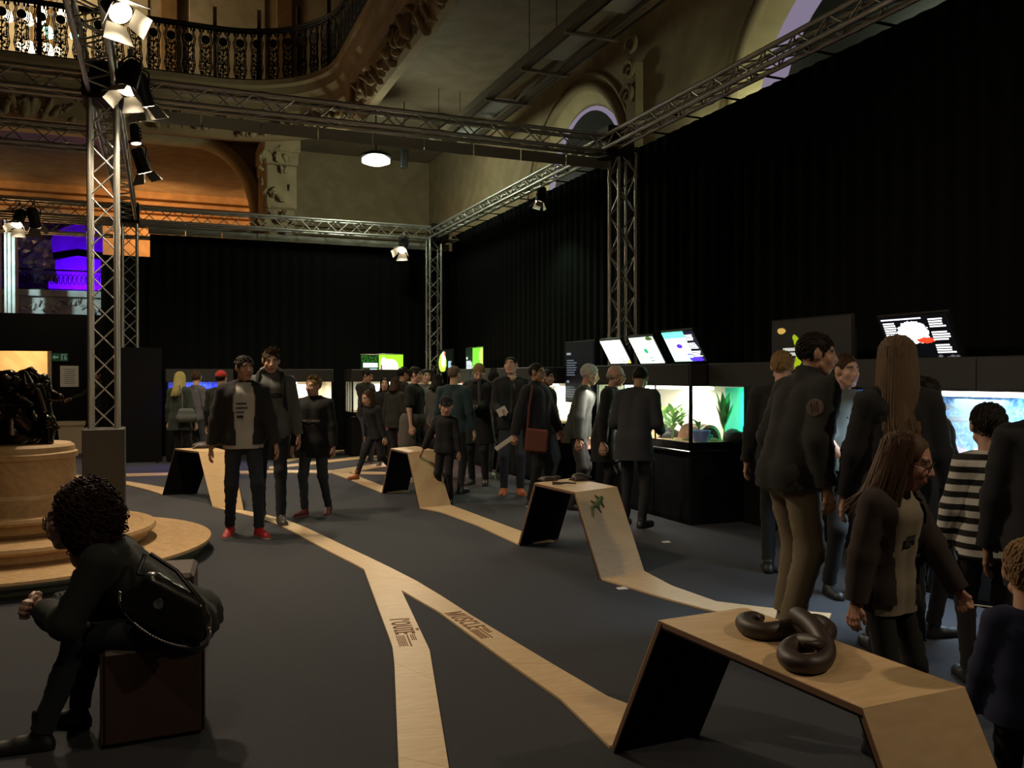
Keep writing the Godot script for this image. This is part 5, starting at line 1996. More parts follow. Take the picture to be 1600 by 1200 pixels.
# ---------- display cases ----------
func case_unit(label: String, x0: float, x1: float, u0: float, u1: float, backdrop: Material, light: Color, e: float, strip_m: Material = null) -> Node3D:
	# black cabinet, glazed tank with corner posts, hood with the tubes inside; front faces -x, one end faces the viewer
	var c := W((x0 + x1) / 2, 0, (u0 + u1) / 2)
	var w := x1 - x0
	var L := u1 - u0
	var root := thing("display_case", label, "display case", c, 0.0, "lit animal cases along the curtain")
	var st := ms()
	cbox(st, Vector3(0, 0.36, 0), Vector3(w, 0.72, L), 0.01)
	for i in 3:
		box(st, Vector3(-w / 2 - 0.004, 0.36, -L / 2 + L * (i + 0.5) / 3), Vector3(0.008, 0.62, L / 3 - 0.02))
	obj("cabinet", st, M.black_paint, root)
	st = ms()
	cbox(st, Vector3(0, 0.735, 0), Vector3(w + 0.04, 0.03, L + 0.04), 0.006)
	obj("shelf", st, M.black_gloss, root)
	st = ms()
	box(st, Vector3(-w / 2 + 0.02, 0.79, 0), Vector3(0.03, 0.08, L))
	box(st, Vector3(0, 0.79, L / 2 - 0.02), Vector3(w, 0.08, 0.03))
	box(st, Vector3(0, 0.79, -L / 2 + 0.02), Vector3(w, 0.08, 0.03))
	obj("base_rail", st, M.black_gloss, root)
	for q in [[-1, 1], [-1, -1], [1, 1], [1, -1]]:
		st = ms()
		box(st, Vector3(q[0] * (w / 2 - 0.014), 1.09, q[1] * (L / 2 - 0.014)), Vector3(0.028, 0.68, 0.028))
		obj("post", st, M.black_gloss, root)
	for i in [1, 2]:
		st = ms()
		box(st, Vector3(-w / 2 + 0.01, 1.115, -L / 2 + L * i / 3), Vector3(0.012, 0.58, 0.014))
		obj("mullion", st, M.black_gloss, root)
	st = ms()
	for i in 3:
		box(st, Vector3(-w / 2 + 0.012, 1.115, -L / 2 + L * (i + 0.5) / 3), Vector3(0.005, 0.58, L / 3 - 0.02))
	obj("front_glass", st, M.glass, root)
	st = ms()
	box(st, Vector3(0, 1.115, L / 2 - 0.012), Vector3(w - 0.05, 0.58, 0.005))
	obj("end_glass", st, M.glass, root)
	st = ms()
	cbox(st, Vector3(0, 1.515, 0), Vector3(w + 0.02, 0.23, L + 0.02), 0.008)
	for i in 2:
		box(st, Vector3(-w / 2 - 0.012, 1.515, -L / 4 + i * L / 2), Vector3(0.006, 0.2, L / 2 - 0.03))
	obj("hood", st, M.hood, root)
	st = ms()
	box(st, Vector3(w / 2 - 0.02, 1.09, 0), Vector3(0.02, 0.62, L - 0.04))
	box(st, Vector3(0, 1.09, -L / 2 + 0.03), Vector3(w - 0.05, 0.62, 0.02))
	obj("backdrop", st, backdrop, root)
	st = ms()
	box(st, Vector3(0, 0.8, 0), Vector3(w - 0.06, 0.06, L - 0.06))
	var n2 := 26
	for i in n2:
		var a := rng.randf_range(-0.42, 0.42) * w
		var b := rng.randf_range(-0.46, 0.46) * L
		var s := rng.randf_range(0.03, 0.07)
		lathe(st, [Vector2(s, 0), Vector2(s * 0.8, s * 0.4), Vector2(s * 0.3, s * 0.6), Vector2(0, s * 0.62)], 7, Vector3(a, 0.825, b))
	obj("substrate", st, M.substrate, root)
	st = ms()
	tube(st, [Vector3(-0.05, 1.375, -L / 2 + 0.1), Vector3(-0.05, 1.375, L / 2 - 0.1)], 0.018, -1, 8)
	obj("light_tube", st, M.tube_light, root)
	area(root, Transform3D(Basis.looking_at(Vector3.DOWN, Vector3.RIGHT), Vector3(-0.02, 1.35, 0)), Vector2(w * 0.5, L - 0.15), e, light)
	if strip_m:
		st = ms()
		box(st, Vector3(w / 2 - 0.05, 1.09, L / 2 - 0.03), Vector3(0.07, 0.6, 0.03))
		obj("led_strip", st, strip_m, root)
	return root
func build_cases() -> void:
	var c2 := case_unit("brightly lit terrarium with green plants and a turquoise end strip", 4.92, 5.7, 7.28, 9.3, M.back_white, Color(1, 0.97, 0.9), CASE_E, M.led_turquoise)
	var c1 := case_unit("lit blue-and-white aquarium in front of the child in stripes", 4.92, 5.7, 2.9, 5.1, M.back_blue, Color(0.82, 0.92, 1.0), CASE_E, null)
	case_unit("partly hidden lit case behind the white-haired man", 4.92, 5.7, 11.0, 12.6, M.back_white, Color(0.95, 1, 0.9), CASE_E * 0.35)
	case_unit("red-lit case glimpsed behind the man looking up", 4.92, 5.7, 12.9, 14.8, M.back_red, Color(1, 0.05, 0.1), CASE_E * 0.3)
	case_unit("far lit case below the green screens", 3.3, 4.9, 15.9, 16.6, M.back_white, Color(0.95, 1, 0.9), CASE_E * 0.25)
	case_unit("far small lit case seen between the two boys", 1.75, 2.95, 15.9, 16.6, M.back_white, Color(1, 0.95, 0.8), CASE_E * 0.25)
	case_unit("far blue-lit case behind the woman with yellowish hair", 0.1, 1.2, 16.1, 16.7, M.back_blue, Color(0.15, 0.12, 1), CASE_E * 0.35)
	# terrarium contents
	var i := 0
	for q in [[5.08, 7.85, 0.5, 18, 0.026, 0.8, "arching palm-like plant with a pale stalk in the terrarium"], [5.25, 8.25, 0.5, 30, 0.026, 0.9, "bushy dark-green plant against the left of the terrarium"], [5.08, 8.45, 0.42, 26, 0.026, 1.0, "dense low fern in front of the bushy plant in the terrarium"], [5.25, 8.85, 0.42, 20, 0.026, 0.9, "leafy plant deep in the far part of the terrarium"], [5.3, 8.02, 0.46, 44, 0.016, 1.0, "fine feathery fern in the middle of the terrarium"], [5.45, 7.45, 0.54, 20, 0.03, 0.28, "tall upright plant in front of the turquoise strip"], [5.18, 7.52, 0.34, 18, 0.02, 0.9, "small spiky plant behind the terrarium's corner post"]]:
		plant("terrarium_plant", q[6], W(q[0], 0.82, q[1]), q[2], q[3], q[4], M.leaf if i != 5 else M.leaf_dark, q[5], 20 + i, "plants in the terrarium")
		i += 1
	var tq := ms()
	box(tq, Vector3(0.355, 1.09, 0.78), Vector3(0.02, 0.58, 0.4))
	obj("turquoise_panel", tq, M.turquoise_panel, c2)
	area(c2, Transform3D(Basis.looking_at(Vector3(-0.35, 0, -0.94).normalized(), Vector3.UP), Vector3(0.33, 1.09, 0.955)), Vector2(0.06, 0.58), CASE_E * 0.12, Color(0.0, 1.0, 0.75))
	var lg := thing("cork_log", "brown curved bark log lying behind the terrarium's corner post", "log", W(5.35, 0.83, 7.75))
	var st := ms()
	for k in 8:
		var a := PI * k / 8
		var b := PI * (k + 1) / 8
		quad(st, Vector3(cos(a) * 0.14, sin(a) * 0.16, 0.2), Vector3(cos(b) * 0.14, sin(b) * 0.16, 0.2), Vector3(cos(b) * 0.14, sin(b) * 0.16, -0.2), Vector3(cos(a) * 0.14, sin(a) * 0.16, -0.2))
		quad(st, Vector3(cos(a) * 0.11, sin(a) * 0.13, -0.2), Vector3(cos(b) * 0.11, sin(b) * 0.13, -0.2), Vector3(cos(b) * 0.11, sin(b) * 0.13, 0.2), Vector3(cos(a) * 0.11, sin(a) * 0.13, 0.2))
		quad(st, Vector3(cos(a) * 0.11, sin(a) * 0.13, 0.2), Vector3(cos(b) * 0.11, sin(b) * 0.13, 0.2), Vector3(cos(b) * 0.14, sin(b) * 0.16, 0.2), Vector3(cos(a) * 0.14, sin(a) * 0.16, 0.2))
	obj("bark", st, M.bark, lg)
	var bx := thing("water_dish", "blue water dish standing in the near corner of the terrarium", "dish", W(5.13, 0.825, 7.4))
	st = ms()
	lathe(st, [Vector2(0.07, 0), Vector2(0.1, 0.12), Vector2(0.092, 0.125), Vector2(0.06, 0.02), Vector2(0, 0.02)], 20)
	obj("bowl", st, M.blue_dish, bx)
	for q in [[5.3, 7.62, 0.09], [5.08, 8.0, 0.07], [5.2, 8.1, 0.1], [5.5, 7.35, 0.12]]:
		var rk := thing("terrarium_rock", "dark mossy rock on the terrarium floor" if q[2] < 0.12 else "large black rock in the turquoise end of the terrarium", "rock", W(q[0], 0.82, q[1]), 0.0, "rocks in the terrarium")
		var n := nets([[Vector3(0, q[2] * 0.4, 0), Vector3(q[2], q[2] * 0.7, q[2] * 0.8)], [Vector3(q[2] * 0.4, q[2] * 0.3, q[2] * 0.3), Vector3(q[2] * 0.6, q[2] * 0.5, q[2] * 0.6)]], 0.014, 120.0)
		flatten(n, [Plane(Vector3.DOWN, 0.0)])
		wrinkle(n, 0.03, Vector3(12, 12, 12))
		put("stone", amesh(n), M.rock, rk)
	# aquarium contents
	for k in 16:
		var x := rng.randf_range(5.05, 5.5)
		var u := 3.0 + 2.0 * (k + 0.5) / 16.0
		var s := rng.randf_range(0.06, 0.13)
		var rk := thing("aquarium_rock", "pale pinkish rock piled on the aquarium floor", "rock", W(x, 0.82, u), 0.0, "pale rocks in the aquarium")
		var n := nets([[Vector3(0, s * 0.5, 0), Vector3(s, s * 0.9, s)], [Vector3(s * 0.5, s * 0.9, 0), Vector3(s * 0.5, s * 0.6, s * 0.7)], [Vector3(-s * 0.5, s * 0.5, s * 0.4), Vector3(s * 0.6, s * 0.5, s * 0.6)]], 0.018, 110.0)
		flatten(n, [Plane(Vector3.DOWN, 0.0)])
		wrinkle(n, 0.04, Vector3(14, 14, 14))
		put("stone", amesh(n), M.coral_rock, rk)
	for q in [[5.1, 4.75, "yellow-green water plant near the left end of the aquarium"], [5.4, 3.6, "broad pale-green water plant in the near half of the aquarium"], [5.5, 3.9, "tall pale-green water plant behind the middle post of the aquarium"]]:
		plant("water_plant", q[2], W(q[0], 0.85, q[1]), 0.42, 14, 0.03, M.leaf_lime, 0.5, int(q[1] * 100), "plants in the aquarium")
	for q in [[4.5, 1.28, "slim dark fish swimming highest in the aquarium"], [4.35, 1.2, "slim dark fish swimming just below the highest one"]]:
		var fs := thing("fish", q[2], "fish", W(5.15, q[1], q[0]), 0.4)
		var n := nets([[Vector3(0, 0, 0), Vector3(0.028, 0.022, 0.09)], [Vector3(0, 0, -0.08), Vector3(0, 0.03, -0.12), 0.008, 0.005], [Vector3(0, 0, -0.08), Vector3(0, -0.03, -0.12), 0.008, 0.005]], 0.009, 200.0)
		put("body", amesh(n), M.rock, fs)
	# screens above the cases
	var lean := func(deg: float) -> Basis:
		return Basis(Vector3.UP, -PI / 2) * Basis(Vector3.RIGHT, deg_to_rad(deg))
	monitor("info_screen", "tilted white information screen, first of three above the terrarium", W(5.18, 1.8, 9.28), lean.call(30), 0.5, 0.32, "white", 3.0, "tilted screens above the terrarium")
	monitor("info_screen", "tilted white-green information screen, middle of three above the terrarium", W(5.18, 1.8, 8.55), lean.call(30), 0.52, 0.34, "leaf", 3.0, "tilted screens above the terrarium")
	monitor("info_screen", "tilted mint and violet information screen, third of three above the terrarium", W(5.18, 1.82, 7.8), lean.call(30), 0.58, 0.36, "violet", 3.0, "tilted screens above the terrarium")
	monitor("wall_screen", "large dark picture screen with a yellow snake behind the man in beige trousers", W(5.05, 1.7, 5.72), Basis(Vector3.UP, -PI / 2), 0.95, 0.56, "snake", 0.6)
	monitor("info_screen", "tilted black screen with white text above the long-haired woman", W(5.18, 1.78, 4.72), lean.call(24), 0.62, 0.36, "fish", 2.5)
	monitor("green_screen", "bright green screen just entering at the edge of the picture above the aquarium", W(5.3, 1.95, 3.3), Basis(Vector3.UP, -PI / 2), 0.55, 0.4, "newt", 1.2)
	for q in [[578, 572, "green_text", "far screen with a block of text, beside the bright frog screen", 0.34], [611, 571, "frog", "far bright yellow-green frog screen on the end curtain", 0.48]]:
		var dx: float = (q[0] - 800.0) / F
		monitor("far_screen", q[3], ray(q[0], q[1], 16.4 / (CP - dx * SP)), Basis.IDENTITY, q[4], 0.42, q[2], 2.0, "screens over the far cases", 0.3)
	for q in [[696, 564, "toad", "far toad screen right of the distant column", 1.79], [741, 562, "newt", "far screen with green picture above the blond man", 0.25]]:
		var dx: float = (q[0] - 800.0) / F
		monitor("far_screen", q[3], ray(q[0], q[1], 5.2 / (dx * CP + SP)), Basis(Vector3.UP, -PI / 2), 0.9, 0.42, q[2], 1.6, "screens over the far cases", q[4])
	monitor("text_panel", "dark blue poster panel with white text left of the terrarium", W(5.25, 1.56, 10.4), Basis(Vector3.UP, -PI / 2), 0.85, 0.8, "poster", 0.5)
	# beam the screens are fixed to, over the gap between the cases
	var fb := thing("fascia_board", "black fascia board bridging the gap between the two lit cases", "board", W(5.35, 0, 6.19))
	st = ms()
	cbox(st, Vector3(0, 1.515, 0), Vector3(0.5, 0.23, 2.1), 0.008)
	obj("board", st, M.hood, fb)
	st = ms()
	box(st, Vector3(0.22, 0.7, 0), Vector3(0.06, 1.4, 2.1))
	obj("back_panel", st, M.black_paint, fb)
	for q in [[1041, 848, "small white scrap of paper on the carpet in front of the terrarium cabinet"], [972, 921, "white scrap of paper on the carpet beside the turtle bench"]]:
		var pp := thing("paper_scrap", q[2], "paper", gnd(q[0], q[1]))
		st = ms()
		quad(st, Vector3(-0.04, 0.004, 0.02), Vector3(0.04, 0.002, 0.025), Vector3(0.035, 0.012, -0.02), Vector3(-0.03, 0.006, -0.03))
		quad(st, Vector3(-0.03, 0.004, -0.03), Vector3(0.035, 0.01, -0.02), Vector3(0.04, 0.0, 0.025), Vector3(-0.04, 0.002, 0.02))
		obj("sheet", st, M.paper, pp)

# ---------- the visitors ----------
func spot(px: float, z: float) -> Vector3:
	var p := ray(px, HZ, z)
	return Vector3(p.x, 0, p.z)
func build_people() -> void:
	var dark := Color(0.012, 0.009, 0.007)
	var brown := Color(0.045, 0.026, 0.014)
	var blond := Color(0.22, 0.14, 0.06)
	var grey := Color(0.3, 0.29, 0.27)
	var fair := Color(0.46, 0.27, 0.19)
	var tan := Color(0.32, 0.18, 0.11)
	var black := col8(22, 22, 24)
	var navy := col8(24, 28, 38)
	var jeans := col8(38, 48, 64)
	var o: Dictionary
	var st: SurfaceTool

	# seated woman in the foreground
	o = person({"label": "seated woman with curly dark hair in a dark green jumper and jeans, leaning forward", "at": cam(-1.41, 0, 3.64), "z": 3.5, "cell": 0.012, "h": 1.6, "face": -80, "fem": true,
		"pelvis": Vector3(0, 0.51, -0.02), "lean": 49, "nod": 2, "look": 6, "hs": 1.2, "skin": Color(0.36, 0.22, 0.18), "hair": ["curls", Color(0.02, 0.009, 0.008)],
		"hands": [Vector3(0.03, 0.6, 0.6), Vector3(-0.03, 0.59, 0.6)], "pole": Vector3(0.7, -0.4, -0.5), "thumb": Vector3(-0.3, 1, 0.2), "grip": ["grip", "grip"],
		"feet": [Vector3(0.13, 0, 0.56), Vector3(-0.12, 0, 0.48)], "knee": Vector3(0.1, 1, 0.6), "shoe": "boot", "glasses": true,
		"tops": [{"name": "jumper", "color": col8(17, 25, 24), "ease": 0.04, "hem": 0.04, "sleeve": 0.97, "fold": 0.016}], "low": {"color": jeans}})
	# shoulder bag lying against her hip
	var bag := thing("shoulder_bag", "black leather shoulder bag with a chain edge hanging behind the seated woman", "bag", ray(264, 950, 3.4), 0.0)
	bag.rotation.y = -PHI
	var bb := Basis(Vector3.BACK, -0.5) * Basis(Vector3.RIGHT, 0.15)
	var n := nets([[bb * Vector3(-0.1, 0.06, 0), bb * Vector3(0.1, 0.06, 0), 0.04, 0.036], [bb * Vector3(-0.12, 0.01, 0), bb * Vector3(0.13, 0.01, 0), 0.045, 0.04], [bb * Vector3(-0.14, -0.04, 0.0), bb * Vector3(0.15, -0.04, 0), 0.046, 0.042], [bb * Vector3(-0.15, -0.075, 0.0), bb * Vector3(0.15, -0.075, 0), 0.03, 0.028]], 0.011, 80.0)
	wrinkle(n, 0.016, Vector3(11, 11, 11))
	put("pouch", amesh(n), M.gloss_leather, bag)
	st = ms()
	for i in 54:
		var a := lerpf(PI * 1.02, TAU * 1.06, i / 53.0)
		var p := bb * Vector3(cos(a) * 0.195, -0.02 + sin(a) * 0.105, 0.028)
		tube(st, [p - bb * Vector3(0.005, 0, 0), p + bb * Vector3(0.005, 0.0, 0)], 0.006, -1, 6)
	obj("chain", st, M.steel, bag)
	st = ms()
	lathe(st, [Vector2(0.02, 0.05), Vector2(0.02, 0.062), Vector2(0, 0.066)], 12)
	var bk := obj("buckle", st, M.steel, bag)
	bk.transform = Transform3D(bb * Basis(Vector3.RIGHT, PI / 2), bb * Vector3(-0.03, 0.03, 0.005))
	st = ms()
	tube(st, [bb * Vector3(-0.14, 0.07, 0), Vector3(-0.13, 0.13, -0.01), Vector3(-0.12, 0.2, -0.05)], 0.009, -1, 8)
	tube(st, [bb * Vector3(0.12, 0.08, 0), Vector3(0.02, 0.14, -0.02), Vector3(-0.1, 0.2, -0.06)], 0.009, -1, 8)
	obj("strap", st, M.gloss_leather, bag)

	# walking group on the left
	o = person({"label": "man in a dark jacket, pale printed T-shirt, jeans and red shoes", "at": spot(380, 8.1), "z": 6.5, "h": 1.72, "face": 22, "hair": ["short", dark], "skin": tan, "look": 22, "nod": -2,
		"hands": [Vector3(0.3, 0.82, 0.12), Vector3(-0.29, 0.86, 0.0)], "feet": [Vector3(0.13, 0, 0.14), Vector3(-0.12, 0, -0.1)], "heel": [0, 14], "toe": Vector3(0.3, 0, 1), "shoes": [col8(150, 22, 30), col8(190, 170, 165)],
		"tops": [{"name": "t_shirt", "color": col8(226, 222, 212), "ease": 0.024, "hem": 0.09, "sleeve": 0.0, "fold": 0.004, "print": [[-0.075, 0.02, 0.33, 0.345, col8(60, 60, 60)], [-0.075, 0.03, 0.29, 0.303, col8(60, 60, 60)], [-0.075, 0.0, 0.25, 0.262, col8(60, 60, 60)], [-0.07, -0.01, 0.2, 0.225, col8(48, 46, 46)]]},
			{"name": "jacket", "color": col8(30, 28, 28), "ease": 0.042, "hem": 0.05, "open": 0.098, "open_x": 0.0, "collar": 0.02, "fold": 0.014}], "low": {"color": col8(34, 44, 58)}})
	o = person({"label": "tall teenage boy in a grey hooded top with a dark chest band", "at": spot(423, 8.9), "z": 7.5, "h": 1.82, "face": 14, "hair": ["quiff", brown], "skin": fair, "nod": 10, "look": 6,
		"feet": [Vector3(0.1, 0, 0.2), Vector3(-0.1, 0.02, -0.12)], "heel": [0, 20], "shoes": [col8(60, 58, 52), col8(150, 148, 140)],
		"tops": [{"name": "hooded_top", "color": col8(118, 120, 118), "ease": 0.03, "hem": 0.1, "hood": true, "collar": 0.03, "fold": 0.008, "print": [[-0.11, 0.11, 0.3, 0.345, col8(34, 36, 38)], [-0.085, 0.085, 0.315, 0.33, col8(90, 90, 88)]]}], "low": {"color": col8(30, 34, 44)}})
	st = ms()
	for s in [-1.0, 1.0]:
		tube(st, [Vector3(0.1 * s, 1.36, -0.16), Vector3(0.115 * s, 1.545, -0.06), Vector3(0.12 * s, 1.53, 0.06), Vector3(0.13 * s, 1.4, 0.145), Vector3(0.15 * s, 1.2, 0.11), Vector3(0.16 * s, 1.1, 0.0)], 0.022, -1, 6)
	var bkp := thing("backpack", "dark backpack worn by the boy in the grey hooded top", "backpack", o.root.position, o.root.rotation.y)
	obj("strap", st, cloth(black), bkp)
	n = nets([[Vector3(-0.08, 1.1, -0.24), Vector3(0.08, 1.1, -0.24), 0.09, 0.09], [Vector3(-0.08, 1.35, -0.22), Vector3(0.08, 1.35, -0.22), 0.08, 0.08]], 0.02, 40.0)
	put("sack", amesh(n), cloth(black), bkp)
	st = ms()
	var hood_rim := []
	for i in 11:
		var a := lerpf(-2.6, 2.6, i / 10.0)
		hood_rim.append(o.neck + Vector3(sin(a) * 0.1, 0.03 - 0.05 * cos(a), -cos(a) * 0.085))
	tube(st, hood_rim, 0.022, -1, 6)
	obj("hood_lining", st, cloth(col8(165, 160, 152)), o.root)
	person({"label": "boy in a long black sweatshirt with a white chest stripe and grey jeans", "at": spot(491, 9.3), "z": 7.5, "h": 1.52, "face": -8, "hair": ["quiff", blond], "skin": fair, "look": -18,
		"hands": [Vector3(0.28, 0.76, 0.05), Vector3(-0.28, 0.78, 0.03)], "feet": [Vector3(0.13, 0.02, -0.14), Vector3(-0.08, 0, 0.12)], "heel": [18, 0], "shoes": [col8(110, 34, 40), col8(150, 130, 125)],
		"tops": [{"name": "sweatshirt", "color": col8(20, 20, 23), "ease": 0.034, "hem": 0.2, "hood": true, "collar": 0.02, "fold": 0.008, "print": [[-0.12, 0.12, 0.235, 0.262, col8(150, 145, 145)], [-0.05, 0.04, 0.242, 0.254, col8(130, 50, 50)]]}], "low": {"color": col8(70, 80, 88)}})

	# far left, in front of the end curtain
	person({"label": "person in dark clothes behind the truss column, one arm held out", "at": spot(154, 16.6), "h": 1.66, "face": -30, "hair": ["short", dark], "skin": tan, "hands": [null, Vector3(-0.45, 1.12, 0.3)], "tops": [{"name": "shirt", "color": col8(170, 165, 140), "hem": 0.05}, {"name": "jacket", "color": black, "ease": 0.028, "hem": 0.12, "open": 0.05}], "low": {"color": black}})
	o = person({"label": "woman with long yellowish hair seen from behind in a green coat", "at": spot(281, 13.4), "h": 1.6, "face": 165, "fem": true, "hair": ["long", Color(0.3, 0.26, 0.1)], "tops": [{"name": "coat", "color": col8(52, 64, 54), "ease": 0.03, "hem": 0.2, "flare": 0.02}], "low": {"color": black}})
	var hb := thing("handbag", "small pale handbag hanging beside the woman in the green coat", "bag", spot(291, 13.2) + Vector3.UP * 0.86)
	n = nets([[Vector3(-0.08, 0, 0), Vector3(0.08, 0, 0), 0.07, 0.07], [Vector3(-0.07, 0.1, 0), Vector3(0.07, 0.1, 0), 0.05, 0.05]], 0.02, 50.0)
	put("pouch", amesh(n), cloth(col8(110, 116, 112)), hb)
	st = ms()
	tube(st, [Vector3(-0.05, 0.12, 0), Vector3(-0.06, 0.34, -0.02), Vector3(-0.1, 0.5, -0.05)], 0.012, -1, 6)
	obj("strap", st, cloth(col8(110, 116, 112)), hb)
	person({"label": "person lit blue beside the woman with yellowish hair", "at": spot(307, 14.0), "h": 1.62, "face": 150, "hair": ["short", brown], "skin": fair, "look": 40, "tops": [{"name": "sweater", "color": col8(120, 120, 130), "ease": 0.02, "hem": 0.06}], "low": {"color": col8(70, 74, 84)}})
	person({"label": "person in a red cap behind the man in red shoes", "at": spot(345, 12.4), "h": 1.6, "face": 170, "hair": ["crop", dark], "cap": col8(190, 30, 30), "visor": false, "tops": [{"name": "coat", "color": black, "ease": 0.03, "hem": 0.2}], "low": {"color": black}})

	# crowd at the far cases
	person({"label": "bearded man in a dark jacket and jeans at the far left of the crowd", "at": spot(572, 14.8), "h": 1.66, "face": 62, "hair": ["short", dark], "skin": tan, "nod": 16, "hands": [Vector3(0.12, 1.12, 0.3), Vector3(-0.1, 1.12, 0.3)], "tops": [{"name": "jacket", "color": col8(44, 42, 38), "ease": 0.03, "hem": 0.06}], "low": {"color": col8(72, 84, 100)}, "shoes": [col8(40, 40, 40), col8(170, 170, 165)]})
	person({"label": "child in dark clothes striding forward in orange-brown boots", "at": spot(588, 12.6), "z": 8, "h": 1.36, "face": -40, "fem": true, "lean": 16, "hair": ["bob", brown], "skin": fair, "nod": 14, "feet": [Vector3(0.1, 0.04, -0.34), Vector3(-0.08, 0, 0.42)], "heel": [30, 0], "pelvis": Vector3(0, 0.87, 0), "shoe": "boot", "shoes": [col8(150, 78, 34), col8(90, 50, 28)], "tops": [{"name": "jacket", "color": black, "ease": 0.03, "hem": 0.12}], "low": {"color": black}})
	person({"label": "dark-haired woman facing us between the child and the far screen", "at": spot(601, 14.4), "h": 1.5, "face": 8, "fem": true, "hair": ["long", dark], "skin": fair, "tops": [{"name": "coat", "color": black, "ease": 0.03, "hem": 0.15}], "low": {"color": black}, "shoes": [col8(120, 118, 112), col8(160, 158, 150)]})
	person({"label": "person with brown hair in olive coat just left of the man with a tied sweater", "at": spot(617, 14.0), "h": 1.5, "face": 150, "hair": ["bob", brown], "fem": true, "tops": [{"name": "coat", "color": col8(50, 48, 38), "ease": 0.03, "hem": 0.15}], "low": {"color": navy}})
	person({"label": "tall dark-haired man standing under the frog screen", "at": spot(629, 15.2), "h": 1.68, "face": 120, "hair": ["quiff", dark], "skin": tan, "tops": [{"name": "jacket", "color": black, "ease": 0.03, "hem": 0.08}], "low": {"color": navy}})
	person({"label": "man lit red in the face behind the man with a tied sweater", "at": spot(664, 13.6), "h": 1.64, "face": 30, "hair": ["crop", dark], "skin": fair, "tops": [{"name": "shirt", "color": col8(150, 140, 138), "ease": 0.02, "hem": 0.06}], "low": {"color": navy}})
	o = person({"label": "bearded man in a black T-shirt with a grey sweater tied round his waist", "at": spot(648, 12.2), "z": 8, "h": 1.66, "face": 75, "hair": ["short", dark], "skin": fair, "hands": [Vector3(0.24, 0.84, 0.1), Vector3(-0.28, 0.82, 0.05)], "tops": [{"name": "t_shirt", "color": col8(20, 20, 22), "ease": 0.03, "hem": 0.03, "sleeve": 0.38}], "low": {"color": black}, "shoes": [col8(150, 148, 142), col8(180, 178, 172)]})
	n = nets([[Vector3(-0.06, 0.92, 0), Vector3(0.06, 0.92, 0), 0.145, 0.145], [Vector3(-0.08, 0.85, -0.05), Vector3(-0.1, 0.55, -0.05), 0.14, 0.15], [Vector3(0.08, 0.85, -0.05), Vector3(0.09, 0.55, -0.08), 0.13, 0.14]], 0.02, 50.0)
	flatten(n, [Plane(Vector3.DOWN, -0.5), Plane(Vector3.UP, 0.97)])
	wrinkle(n, 0.03, Vector3(9, 5, 9))
	put("tied_sweater", amesh(n), cloth(col8(112, 106, 98)), o.root)
	person({"label": "woman with dark hair in a grey jacket partly behind the bald man", "at": spot(683, 13.0), "h": 1.56, "face": 140, "fem": true, "hair": ["bob", dark], "tops": [{"name": "jacket", "color": col8(96, 94, 90), "ease": 0.03, "hem": 0.1}], "low": {"color": black}})
	person({"label": "bald man in a teal shirt seen from behind", "at": spot(709, 11.0), "z": 8, "h": 1.66, "face": 165, "look": -25, "hair": ["crop", Color(0.12, 0.08, 0.06)], "skin": fair, "tops": [{"name": "shirt", "color": col8(48, 74, 84), "ease": 0.022, "hem": 0.1}], "low": {"color": black}})
	person({"label": "boy in a dark cap leaning a hand on the plywood bench", "at": spot(696, 10.15), "z": 7, "h": 1.24, "face": -18, "hair": ["crop", dark], "cap": col8(26, 26, 30), "skin": fair, "look": 30, "nod": 12, "hands": [null, Vector3(-0.38, 0.9, 0.05)], "pole": Vector3(0.6, 0.1, -0.8), "grip": ["relaxed", "flat"], "tops": [{"name": "jacket", "color": col8(34, 34, 38), "ease": 0.032, "hem": 0.08, "collar": 0.02}], "low": {"color": black}})
	o = person({"label": "blond man in a long black coat and scarf looking at his phone", "at": spot(748, 11.9), "z": 8, "h": 1.72, "face": -10, "hair": ["short", blond], "skin": fair, "nod": 28, "look": 14, "scarf": col8(66, 66, 70), "hands": [Vector3(0.03, 1.1, 0.32), Vector3(-0.06, 1.12, 0.3)], "grip": ["grip", "grip"], "thumb": Vector3(0.3, 1, 0.2), "tops": [{"name": "coat", "color": black, "ease": 0.036, "hem": 0.34, "flare": 0.03}], "low": {"color": black}, "shoes": [col8(46, 40, 38), col8(30, 30, 30)]})
	var ph := thing("phone", "smartphone held by the blond man in the black coat", "phone", (o.hands[0] + o.hands[1]) * 0.5 + Vector3(0, 0.03, 0), o.root.rotation.y)
	st = ms()
	cbox(st, Vector3(0, 0.03, 0), Vector3(0.15, 0.075, 0.01), 0.003, Basis(Vector3.RIGHT, -0.6))
	obj("shell", st, M.black_plastic, ph)
	o = person({"label": "tall man in a black jacket and orange shoes looking up to the side", "at": spot(800, 10.9), "z": 8, "h": 1.78, "face": 4, "hair": ["crop", dark], "skin": fair, "nod": -16, "look": -18, "roll": 8, "hands": [Vector3(0.2, 0.98, 0.2), Vector3(-0.16, 1.05, 0.28)], "grip": ["relaxed", "grip"], "shoes": [col8(168, 92, 52), col8(150, 120, 95)], "tops": [{"name": "shirt", "color": col8(120, 118, 114), "hem": 0.02}, {"name": "jacket", "color": black, "ease": 0.03, "hem": 0.1, "open": 0.025}], "low": {"color": col8(36, 44, 58)}})
	var lf := thing("leaflet", "white leaflet in the hand of the man looking up", "paper", o.hands[1], o.root.rotation.y)
	st = ms()
	cbox(st, Vector3(0, 0.02, 0.02), Vector3(0.12, 0.1, 0.004), 0.001, Basis(Vector3.BACK, 0.5))
	obj("sheet", st, M.paper, lf)
